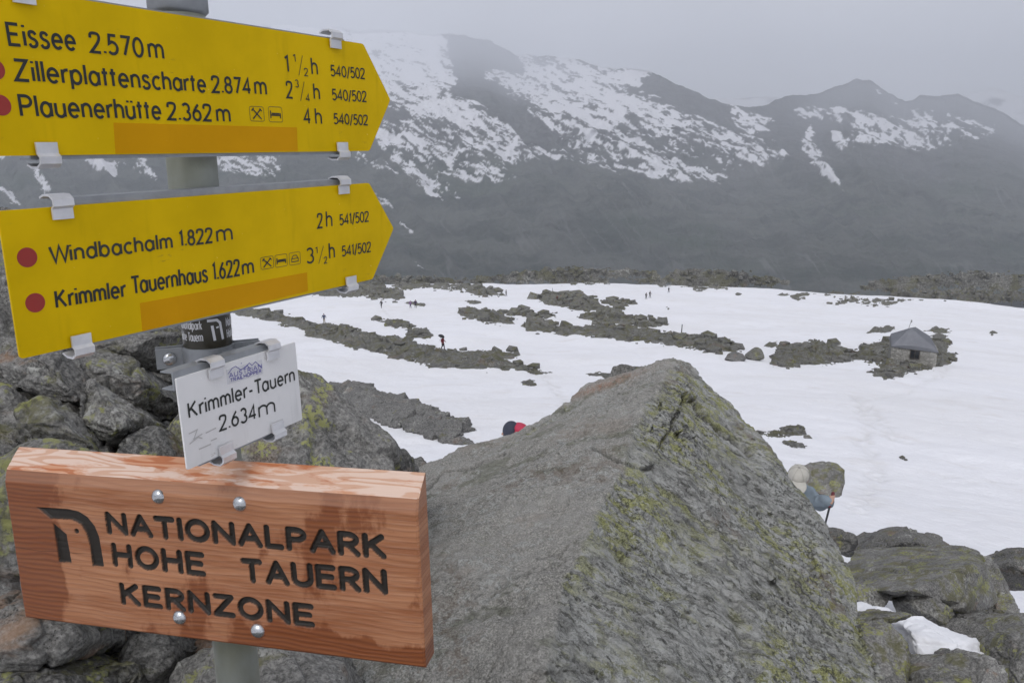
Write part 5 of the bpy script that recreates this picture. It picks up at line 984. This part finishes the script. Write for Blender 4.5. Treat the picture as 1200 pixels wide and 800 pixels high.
# ------------------------------------------------------------------ stone hut on its rocks
ha, hb_ = sit(1046.5, 428.5), sit(1091.5, 428.5); hd = float((ha - EYE) @ FW); W = np.linalg.norm((hb_ - ha)[:2]); mp = hd / FPX
hang = R(-21)
hut = empty('stone_hut', ((ha * .5 + hb_ * .5) + np.array([0, 0, -.15])).tolist(), hang); tag(hut, 'small grey stone hut with a sheet metal roof standing on rocks in the snow', 'hut')
k = NT('hut_stone'); c = k.coord('Object'); v1 = k.voro(k.coord('Object', (1, 1, 1.7)), 2.6, 'F1', 'Color'); ve = k.voro(k.coord('Object', (1, 1, 1.7)), 2.6, 'DISTANCE_TO_EDGE'); sv = k.n('ShaderNodeSeparateXYZ'); k.put(v1, sv.inputs[0])
stc = k.mix(sv.outputs[0], (.20, .195, .18), (.41, .40, .37)); stc = k.mix(k.rng(ve, .0, .07), (.10, .095, .085), stc); stc = k.mix(k.math('MULTIPLY', k.noise(c, 9, 5), .5), stc, (.2, .19, .16))
M['hut_stone'] = k.done(stc, .85, k.bump(ve, .6, .06))
k = NT('hut_roof_sheet'); c = k.coord('Object'); f = k.noise(c, 1.5, 5, .6); M['hut_roof'] = k.done(k.mix(f, (.105, .11, .125), (.19, .195, .21)), .55, None, .25)
M['dark_wood'] = plain('weathered_dark_wood', (.05, .042, .035), .7); M['pane'] = plain('window_glass', (.02, .023, .027), .15)
W *= .80; Dp = W * .85; Hw = 24 * mp; rd_ = random.Random(5)
bm = bmesh.new(); nseg = 7
ring = []
for zz_ in np.linspace(-.8, Hw, 6):
    row = []
    for (x0, y0), (x1, y1) in zip([(-W / 2, 0), (W / 2, 0), (W / 2, Dp), (-W / 2, Dp)], [(W / 2, 0), (W / 2, Dp), (-W / 2, Dp), (-W / 2, 0)]):
        for q in range(nseg): t = q / nseg; row.append(bm.verts.new((x0 + (x1 - x0) * t + rd_.uniform(-.03, .03), y0 + (y1 - y0) * t + rd_.uniform(-.03, .03), zz_)))
    ring.append(row)
for a, b in zip(ring[:-1], ring[1:]):
    for q in range(len(a)): bm.faces.new((a[q], a[(q + 1) % len(a)], b[(q + 1) % len(a)], b[q]))
bm.faces.new(ring[-1]); bm.faces.new(ring[0][::-1]); wall = bm_obj('wall', bm, M['hut_stone'], hut)
bm = bmesh.new(); ov = .16; ov = .11; e = [(-W / 2 - ov * .4, -ov * 1.4, Hw - .02), (-W / 4, -ov * 1.2, Hw + .16), (0, -ov, Hw + .20), (W / 4, -ov, Hw + .05), (W / 2 + ov, -ov, Hw - .28), (W / 2 + ov, Dp + ov, Hw - .28), (0, Dp + ov, Hw), (-W / 2 - ov * .4, Dp + ov, Hw - .02)]
up_ = Hw + 20 * mp
for p in e + [(p[0], p[1], p[2] - .08) for p in e] + [(-.10 * W, Dp * .40, up_), (.02 * W, Dp * .62, up_ - .03), (-W / 2 - ov * .4, Dp * .55, Hw + 10 * mp), (.34 * W, Dp * .42, Hw + 11.5 * mp), (W * .47, -ov * .3, Hw + .02)]: bm.verts.new(p)
bmesh.ops.convex_hull(bm, input=bm.verts[:]); bmesh.ops.delete(bm, geom=[v for v in bm.verts if not v.link_faces], context='VERTS'); roof = bm_obj('roof', bm, M['hut_roof'], hut)
wx, wz, ww, wh = .02 * W, Hw * .66, W * .20, Hw * .42
bm = bmesh.new(); t = .07
for c_, s_ in (((wx - ww / 2, -.05, wz), (t, .14, wh + t)), ((wx + ww / 2, -.05, wz), (t, .14, wh + t)), ((wx, -.05, wz + wh / 2), (ww - t, .14, t)), ((wx, -.05, wz - wh / 2), (ww - t, .14, t)), ((wx, -.05, wz), (t * .7, .12, wh - t))): add_box(bm, c_, s_)
win = bm_obj('window', bm, M['dark_wood'], hut); bm = bmesh.new(); add_box(bm, (wx, -.035, wz), (ww - t, .03, wh - t)); bm_obj('pane', bm, M['pane'], win)
bm = bmesh.new(); add_box(bm, (wx, -.05, wz + wh / 2 + .12), (ww * 1.7, .12, .1)); bm_obj('lintel', bm, M['dark_wood'], hut)
bm = bmesh.new(); add_box(bm, (wx - .02, -.04, Hw * .24), (ww * .85, .06, .12)); bm_obj('vent', bm, M['pane'], hut)
bm = bmesh.new(); add_cone(bm, (-.14 * W, Dp * .42, up_ - .1), .025, (-.10 * W, Dp * .42, up_ + 9.5 * mp), .02); add_box(bm, (-.09 * W, Dp * .42, up_ + 7.5 * mp), (.06, .03, 3.2 * mp)); bm_obj('antenna', bm, M['dark_wood'], hut)
for lab, ol, mt_, dz_ in (('brownish boulder against the right wall of the hut', [(1091, 413), (1092, 402), (1098, 397), (1106, 399), (1112, 404), (1112, 412), (1100, 416)], 'outcrop_brown', 2.2),
                          ('yellow-stained stone leaning at the right corner of the hut roof', [(1090, 404), (1092, 400), (1096, 400), (1098, 404), (1096, 408), (1091, 407)], 'outcrop_pale', 1.6)):
    face_rock('boulder', lab, ol, hd + dz_, M[mt_], .2, 1.5, .6, len(lab), .05, group=None, vox=mp * 1.2)

# ------------------------------------------------------------------ hikers
M['skin'] = plain('skin', (.42, .25, .18), .55); M['boot'] = plain('boot_leather', (.035, .03, .027), .6)
_cloth = {}
def cloth(col):
    if col not in _cloth:
        k = NT('cloth'); c = k.coord('Object'); f = k.noise(c, 16, 6, .65); _cloth[col] = k.done(k.mix(f, tuple(x * .75 for x in col), tuple(min(1, x * 1.2) for x in col)), .8, k.bump(f, .5, .02))
    return _cloth[col]
def limbs(bm, segs):
    for p0, r0, p1, r1 in segs:
        add_cone(bm, p0, r0, p1, r1, 12)
        for p, r_ in ((p0, r0), (p1, r1)): bmesh.ops.create_icosphere(bm, subdivisions=2, radius=r_, matrix=Matrix.Translation(Vector(p)))
def ball(bm, c, r, rot=None):
    m = Matrix.Translation(Vector(c)) @ (rot.to_4x4() if rot else Matrix.Identity(4)) @ Matrix.Diagonal((*r, 1)); bmesh.ops.create_icosphere(bm, subdivisions=3, radius=1, matrix=m)
def skin_body(name, bm, vox, mat, parent, it=3, fold=0):
    V, F = remesh(bm, vox); V = relax(V, F, it)
    if fold: N = vnormals(V, F); V = V + N * (fold * ridged(V * np.array([9, 5, 8]), 3, 5))[:, None]
    return mesh_np(name, V, F, mat, parent)
def head_on(bm, c, f):
    """a head centred on c, facing the horizontal direction f"""
    c = Vector(c); f = Vector(f).normalized(); s_ = f.cross(Vector((0, 0, 1))).normalized(); q = Matrix((s_, -f, Vector((0, 0, 1)))).transposed()
    ball(bm, c, (.076, .095, .115), q); ball(bm, c + f * .03 - Vector((0, 0, .075)), (.05, .055, .045), q)
    limbs(bm, [(c + f * .09 + Vector((0, 0, .012)), .012, c + f * .108 - Vector((0, 0, .022)), .017)])
    for t in (-1, 1): ball(bm, c + s_ * t * .078 - f * .008, (.014, .025, .034), q)
def hiker(label, loc, rz, jacket, trousers, hat, h=1.75, vox=.028, stride=.2, lean=.0, group='hikers out on the snow', hood=False, arms=.1, headwear='cap'):
    r_ = empty('person', loc, rz); tag(r_, label, 'person', group); s_ = h / 1.75; z0 = lambda z: z * s_
    V3 = lambda x, y, z: Vector((x * s_, (y - lean * max(0, z - .9)) * s_, z * s_))
    pel, chest, neck, hd_ = V3(0, 0, .96), V3(0, -.01, 1.33), V3(0, -.02, 1.50), V3(0, -.04, 1.645)
    bm = bmesh.new(); tor = [(pel, .125 * s_, chest, .15 * s_), (chest, .12 * s_, neck, .055 * s_), (neck, .055 * s_, hd_, .05 * s_)]
    sh = {t: V3(.185 * t, 0, 1.42) for t in (-1, 1)}; el = {t: V3((.26 + arms * .4) * t, .03, 1.16) for t in (-1, 1)}; wr = {t: V3((.27 + arms * .9) * t, -.16, 1.0) for t in (-1, 1)}
    ar = [x for t in (-1, 1) for x in ((chest + Vector((0, 0, .06 * s_)), .08 * s_, sh[t], .065 * s_), (sh[t], .06 * s_, el[t], .047 * s_), (el[t], .045 * s_, wr[t], .03 * s_))]
    kn = {t: V3(.10 * t, -.06 - stride * .3 * t, .52) for t in (-1, 1)}; ft = {t: V3(.105 * t, -stride * t + .03, .08) for t in (-1, 1)}
    lg = [x for t in (-1, 1) for x in ((pel + Vector((.085 * t * s_, 0, -.04 * s_)), .088 * s_, kn[t], .06 * s_), (kn[t], .056 * s_, ft[t], .04 * s_))]
    limbs(bm, tor + ar + lg + [(ft[t], .042 * s_, ft[t] + Vector((0, -.15 * s_, -.035 * s_)), .035 * s_) for t in (-1, 1)])
    for t in (-1, 1): ball(bm, wr[t] + Vector((0, -.06 * s_, -.05 * s_)), (.03 * s_, .045 * s_, .055 * s_))
    head_on(bm, hd_, (0, -1, -.0)); skin_body('body', bm, vox * .75, M['skin'], r_, 2)
    g = .018 * s_
    bm = bmesh.new(); limbs(bm, [(a, ra_ + g, b, rb_ + g) for a, ra_, b, rb_ in tor[:1] + ar]); limbs(bm, [(V3(0, 0, .86), .15 * s_, chest, .165 * s_)]); skin_body('jacket', bm, vox, cloth(jacket), r_, 2, .006)
    bm = bmesh.new(); limbs(bm, [(a, ra_ + g, b, rb_ + g) for a, ra_, b, rb_ in lg] + [(pel, .135 * s_, pel - Vector((0, 0, .1 * s_)), .12 * s_)]); skin_body('trousers', bm, vox, cloth(trousers), r_, 2, .006)
    for t in (-1, 1): bm = bmesh.new(); limbs(bm, [(ft[t] - Vector((0, -.01, .02)) * s_, .052 * s_, ft[t] + Vector((0, -.17, -.035)) * s_, .04 * s_)]); skin_body('boot', bm, vox * .8, M['boot'], r_, 1)
    bm = bmesh.new()
    if hood: ball(bm, hd_ + Vector((0, .03, .015)) * s_, (.115 * s_, .12 * s_, .145 * s_)); skin_body('hood', bm, vox * .7, cloth(hat), r_, 1)
    else: ball(bm, hd_ + Vector((0, .01, .055)) * s_, (.092 * s_, .112 * s_, .08 * s_)); limbs(bm, [(hd_ + Vector((0, -.08, .06)) * s_, .035 * s_, hd_ + Vector((0, -.15, .045)) * s_, .02 * s_)]); skin_body('cap', bm, vox * .6, cloth(hat), r_, 1)
    return r_, dict(head=hd_, chest=chest, hand=wr)
FAR = [ # label, foot pixel, height in m, jacket, trousers, hat, heading
 ('hiker in blue jacket and light trousers behind the long rock rib by the post', (380, 379), 1.92, (.045, .06, .12), (.33, .29, .24), (.05, .05, .07), 10),
 ('hiker in dark red walking under a black umbrella on the long rock rib', (519, 410), 1.7, (.16, .02, .03), (.03, .028, .032), (.02, .02, .022), 60),
 ('hiker all in black alone on the snow left of the purple pair', (447, 361), 1.75, (.018, .019, .022), (.03, .03, .032), (.015, .015, .016), -20),
 ('hiker in a pale purple jacket, left one of the walking pair', (481, 361), 1.65, (.17, .09, .22), (.05, .045, .07), (.10, .05, .12), 20),
 ('hiker in dark violet, right one of the walking pair', (487, 360.5), 1.8, (.045, .025, .07), (.022, .02, .03), (.03, .02, .04), 20),
 ('tiny dark hiker at the end of the tapering rock strip', (593, 347), 1.8, (.03, .03, .035), (.02, .02, .024), (.02, .02, .02), 80),
 ('hiker in an orange-brown jacket on the cairn knoll, right one of two', (657, 354), 1.8, (.30, .09, .04), (.04, .035, .03), (.1, .04, .03), 30),
 ('hiker in a dark brown jacket on the cairn knoll, left one of two', (653, 354.5), 1.8, (.10, .04, .03), (.03, .03, .03), (.05, .03, .03), 30),
 ('tiny hiker farthest left of the three in a row far out on the snow', (757, 350.5), 1.75, (.04, .035, .04), (.025, .025, .03), (.03, .02, .02), 40),
 ('tiny hiker in the middle of the three in a row far out on the snow', (761.5, 349), 1.9, (.05, .045, .05), (.03, .03, .03), (.03, .03, .03), 40),
 ('tiny hiker farthest right of the three in a row far out on the snow', (783.5, 343), 1.9, (.03, .035, .045), (.03, .03, .03), (.02, .02, .02), 40)]
umb = None
for lab, (u, v), h, ja, tr, ha_, rz in FAR:
    p = sit(u, v)
    o, j = hiker(lab, (p + np.array([0, 0, .0])).tolist(), R(rz), ja, tr, ha_, h, .035)
    if 'umbrella' in lab: umb = (p, j)
p, j = umb; uc = p + np.array([-.10, -.05, 1.80])
ur = empty('umbrella', uc.tolist()); tag(ur, 'small black umbrella held over the hiker in dark red', 'umbrella'); ur.rotation_euler = (R(10), R(20), 0)
bm = bmesh.new(); prof = [(.40, -.15), (.35, -.06), (.24, .01), (.12, .04), (.001, .05)]; add_lathe(bm, prof + [], 10); M['umb'] = cloth((.018, .018, .02)); bm_obj('canopy', bm, M['umb'], ur)
bm = bmesh.new(); add_cone(bm, (0, 0, .1), .012, (0, 0, -.78), .012); bm_obj('shaft', bm, M['dark_wood'], ur)

# hiker in the pale cap coming up behind the huge boulder
def gnd(p): return np.array([p[0], p[1], float(ground_z(p[0], p[1]))])
VV = lambda *a: Vector(px(*a).tolist())
hc = VV(935.5, 561, 7.45); base = gnd(px(918, 640, 8.0))
per = empty('person', base.tolist()); tag(per, 'hiker in a pale cap and blue-grey jacket behind the huge boulder, holding a pole', 'person')
def child(o): o.parent = per; o.matrix_parent_inverse = Matrix.Translation(-Vector(base.tolist())); return o
shL, shR, elb, wri, hand = VV(944, 579, 7.66), VV(912, 560, 7.82), VV(957.5, 588.5, 7.52), VV(969, 587.5, 7.36), VV(974, 586.5, 7.33)
chs, pel = VV(926, 578, 7.80), VV(914, 622, 8.10); nk = VV(932, 571, 7.58)
legs = []
for t, off in ((1, (.10, -.28)), (-1, (-.10, .18))):
    hp_ = pel + Vector((.09 * t, 0, -.04)); ft_ = Vector(gnd(np.array([pel.x + off[0], pel.y + off[1], 0])).tolist()) + Vector((0, 0, .09)); kn_ = (hp_ + ft_) / 2 + Vector((0.02 * t, -.13, .04)); legs.append((hp_, kn_, ft_))
tor = [(pel, .125, chs, .15), (chs, .11, nk, .06), (nk, .055, hc, .05)]; elR = shR + Vector((-.08, .02, -.26)); wrR = elR + Vector((.02, -.2, -.12))
ar = [(chs, .09, shL, .066), (shL, .060, elb, .048), (elb, .045, wri, .031), (chs, .09, shR, .066), (shR, .06, elR, .048), (elR, .045, wrR, .031)]
bm = bmesh.new(); limbs(bm, tor + ar); [limbs(bm, [(a, .088, b, .06), (b, .055, c_, .04), (c_, .043, c_ + Vector((0, -.15, -.04)), .035)]) for a, b, c_ in legs]
face = (Vector(EYE.tolist()) - hc); face.z -= 5.5; face.normalize(); fs_ = face.cross(Vector((0, 0, 1))).normalized(); hup = fs_.cross(face).normalized(); HQ = Matrix((fs_, -face, hup)).transposed()
def hp(x, y, z): return hc + HQ @ Vector((x, y, z))
ball(bm, hc, (.076, .095, .115), HQ); ball(bm, hp(0, -.03, -.075), (.05, .055, .045), HQ); limbs(bm, [(hp(0, -.09, .01), .012, hp(0, -.108, -.024), .017), (hp(-.02, -.082, -.06), .007, hp(.02, -.082, -.06), .007)])
for t in (-1, 1): ball(bm, hp(.078 * t, .008, 0), (.014, .025, .034), HQ)
pdir = (VV(966, 619, 7.22) - VV(975.5, 582, 7.33)).normalized(); pa = pdir.orthogonal().normalized(); pb_ = pdir.cross(pa)
ball(bm, wri + (hand - wri) * .55, (.034, .036, .034)); limbs(bm, [(wri, .03, hand, .026)])
for i in range(4):                                                   # fingers closed round the grip
    cc_ = hand + pdir * (.022 * (i - 1.5)); ln_ = (1, 1.08, 1.0, .85)[i]
    ths = [R(a * ln_) for a in (-60, 10, 80, 150, 205)]; pts_ = [cc_ + (pa * math.cos(a) + pb_ * math.sin(a)) * .026 for a in ths]
    limbs(bm, [(a, .0100 - .0006 * q, b, .0094 - .0006 * q) for q, (a, b) in enumerate(zip(pts_[:-1], pts_[1:]))])
limbs(bm, [(hand - pdir * .03 + pa * .02, .012, hand - pdir * .05 - pb_ * .02, .011), (hand - pdir * .05 - pb_ * .02, .011, hand - pdir * .045 - pa * .022, .009)])
child(skin_body('body', bm, .009, M['skin'], None, 1))
for t in (-1, 1): bm = bmesh.new(); ball(bm, hp(.032 * t, -.088, .012), (.011, .009, .008), HQ); child(skin_body('eye', bm, .004, M['black'], None, 1))
bm = bmesh.new(); limbs(bm, [(a, ra_ + .018, b, rb_ + .018) for a, ra_, b, rb_ in tor[:1] + ar] + [(pel, .15, chs, .165), (chs, .12, nk, .075)]); child(skin_body('jacket', bm, .012, cloth((.20, .245, .28)), None, 1, .026))
bm = bmesh.new(); [limbs(bm, [(a, .105, b, .076), (b, .072, c_, .06)]) for a, b, c_ in legs]; limbs(bm, [(pel, .14, pel - Vector((0, 0, .12)), .12)]); child(skin_body('trousers', bm, .014, cloth((.05, .05, .055)), None, 2, .008))
for a, b, c_ in legs: bm = bmesh.new(); limbs(bm, [(c_ + Vector((0, .03, -.02)), .052, c_ + Vector((0, -.17, -.045)), .042)]); child(skin_body('boot', bm, .012, M['boot'], None, 1))
bm = bmesh.new(); ball(bm, hp(0, .012, .040), (.096, .116, .088), HQ); capo = child(skin_body('cap', bm, .006, cloth((.46, .44, .39)), None, 2))
bm = bmesh.new(); ball(bm, hp(0, -.135, .030), (.080, .098, .013), HQ @ Matrix.Rotation(R(10), 3, 'X')); bo = skin_body('brim', bm, .005, cloth((.46, .44, .39)), None, 1); bo.parent = capo; bo.matrix_parent_inverse = capo.matrix_parent_inverse.inverted() @ Matrix.Translation(-Vector(base.tolist())) if False else Matrix.Identity(4)
bm = bmesh.new(); ball(bm, hp(0, .012, .131), (.011, .011, .006), HQ); b3_ = skin_body('button', bm, .003, cloth((.3, .29, .26)), None, 1); b3_.parent = capo
for an in (0, 60, 120):                                              # panel seams over the crown
    ps = [hp(.0975 * math.sin(R(t)) * math.cos(R(an)), .012 + .1175 * math.sin(R(t)) * math.sin(R(an)), .040 + .0895 * math.cos(R(t))) for t in range(-84, 85, 12)]
    bm = bmesh.new(); [add_cone(bm, a, .0013, b, .0013, 6) for a, b in zip(ps[:-1], ps[1:])]; s3_ = bm_obj('seam', bm, cloth((.30, .285, .25)), None, smooth=True); s3_.parent = capo
bm = bmesh.new(); ball(bm, hp(0, .125, .0), (.03, .012, .02), HQ); bo2 = skin_body('strap', bm, .005, cloth((.3, .29, .26)), None, 1); bo2.parent = capo
bm = bmesh.new(); gl = hand - pdir * .0; limbs(bm, [(wri - (hand - wri).normalized() * .01, .040, wri + (hand - wri) * .35, .040)]); child(skin_body('cuff', bm, .007, cloth((.10, .03, .035)), None, 1))
pole = empty('trekking_pole', hand.to_tuple()); tag(pole, 'thin black trekking pole in the outstretched hand of the hiker in the pale cap', 'trekking pole')
tl = 1.32
def pch(o): o.parent = pole; o.matrix_parent_inverse = Matrix.Translation(-hand); return o
bm = bmesh.new(); limbs(bm, [(hand - pdir * .075, .016, hand + pdir * .06, .014)]); pch(skin_body('grip', bm, .004, cloth((.12, .025, .03)), None, 1))
bm = bmesh.new(); add_cone(bm, hand + pdir * .05, .0095, hand + pdir * tl, .006, 12); pch(bm_obj('shaft', bm, plain('pole_black', (.03, .03, .034), .35), None, smooth=True))
bm = bmesh.new(); add_cone(bm, hand + pdir * (tl - .09), .006, hand + pdir * (tl - .075), .045, 16); pch(bm_obj('basket', bm, M['boot'], None))
# rucksack on that hiker's back
def pack(label, c, up, back, size, col, lidcol, vox):
    r_ = empty('backpack', Vector(c).to_tuple()); tag(r_, label, 'backpack'); c = Vector(c); up = Vector(up).normalized(); back = (Vector(back) - up * Vector(back).dot(up)).normalized(); sd_ = up.cross(back).normalized()
    q = Matrix((sd_, back, up)).transposed(); w, d_, h = size
    def put_(name, bm, mt, fold=0): o = skin_body(name, bm, vox, mt, None, 2, fold); o.parent = r_; o.matrix_parent_inverse = Matrix.Translation(-c); return o
    bm = bmesh.new(); bmesh.ops.create_cube(bm, size=1, matrix=Matrix.Translation(c) @ q.to_4x4() @ Matrix.Diagonal((w, d_, h, 1))); bmesh.ops.subdivide_edges(bm, edges=bm.edges[:], cuts=3, use_grid_fill=True)
    put_('bag', bm, cloth(col), .008); bm = bmesh.new(); ball(bm, c + q @ Vector((0, 0, h * .52)), (w * .52, d_ * .6, h * .16), q); put_('lid', bm, cloth(lidcol))
    for t in (-1, 1): bm = bmesh.new(); limbs(bm, [(c + q @ Vector((t * w * .32, -d_ * .5, h * .40)), .018, c + q @ Vector((t * w * .40, -d_ * .95, h * .1)), .018), (c + q @ Vector((t * w * .40, -d_ * .95, h * .1)), .018, c + q @ Vector((t * w * .34, -d_ * .5, -h * .35)), .016)]); put_('shoulder_strap', bm, cloth(lidcol))
    return r_
tu = (chs - pel).normalized(); pack('dark blue-grey rucksack on the back of the hiker in the pale cap', VV(910, 578, 8.08), tu, (chs - Vector(EYE.tolist())), (.27, .17, .40), (.07, .08, .12), (.06, .07, .11), .012)
# hiker behind the left shoulder of the huge boulder: dark hood, red rucksack
pt_ = px(607.5, 505.5, 12.3); g2 = gnd(pt_); hh = float(pt_[2] - g2[2]) + .06
o, j = hiker('hiker in a dark hood just showing over the left edge of the huge boulder', g2.tolist(), R(-78), (.035, .04, .055), (.04, .04, .045), (.035, .04, .06), hh / 1.70 * 1.75 if hh > 1.3 else 1.7, .016, .2, .12, None, True)
pk = px(607, 503, 12.25); pack('red rucksack on the back of the hiker in the dark hood', pk + np.array([0, 0, -.20]), (.15, 0, 1), (1, .25, 0), (.30, .20, .44), (.42, .03, .06), (.45, .035, .075), .012)

# ------------------------------------------------------------------ cairn, markers
pc_ = sit(647.5, 345.5); dd = float((pc_ - EYE) @ FW); mm = dd / FPX
face_rock('cairn', 'small stone cairn with a thin pole on top of the far rock knoll', [(644.5, 346), (645.5, 343.5), (647, 342), (648.5, 343), (651, 346)], dd, M['outcrop'], .25, .8, .4, 71, .06, None, mm * .5, 'cairn')
def stick(name, label, u, v0, v1, lean=.0, r_=.05, cat='marker post', plate=False):
    p = sit(u, v0); d_ = float((p - EYE) @ FW); hgt = (v0 - v1) * d_ / FPX; q = empty(name, p.tolist()); tag(q, label, cat); bm = bmesh.new(); add_cone(bm, (0, 0, -.4), r_, (lean * hgt, 0, hgt), r_ * .85, 10); bm_obj('pole', bm, M['dark_wood'], q, smooth=True)
    bm = bmesh.new(); add_lathe(bm, [(r_ * 1.3, hgt - .12), (r_ * 1.3, hgt + .02), (.001, hgt + .07)], 10, Matrix.Translation((lean * hgt, 0, 0))); bm_obj('cap', bm, M['zinc'], q); return q
stick('marker_post', 'dark wooden marker post standing on the round pale green boulder', 798.5, 390, 380, .05, .08)
stick('marker_post', 'thin marker post at the left end of the long middle rib', 614.5, 383, 377, 0, .07)
stick('marker_post', 'thin pole rising from the far stone cairn', 647.3, 344, 337.5, .02, .06)
p = sit(1121, 415); bm = bmesh.new(); d_ = float((p - EYE) @ FW) / FPX
add_cone(bm, (-2.2 * d_, 0, 1.8 * d_), .16, (1.8 * d_, -.3, -.2), .16, 12); q = empty('drain_pipe', p.tolist()); tag(q, 'short black pipe end sticking out of the snow right of the hut', 'pipe'); bm_obj('pipe', bm, M['boot'], q, smooth=True)
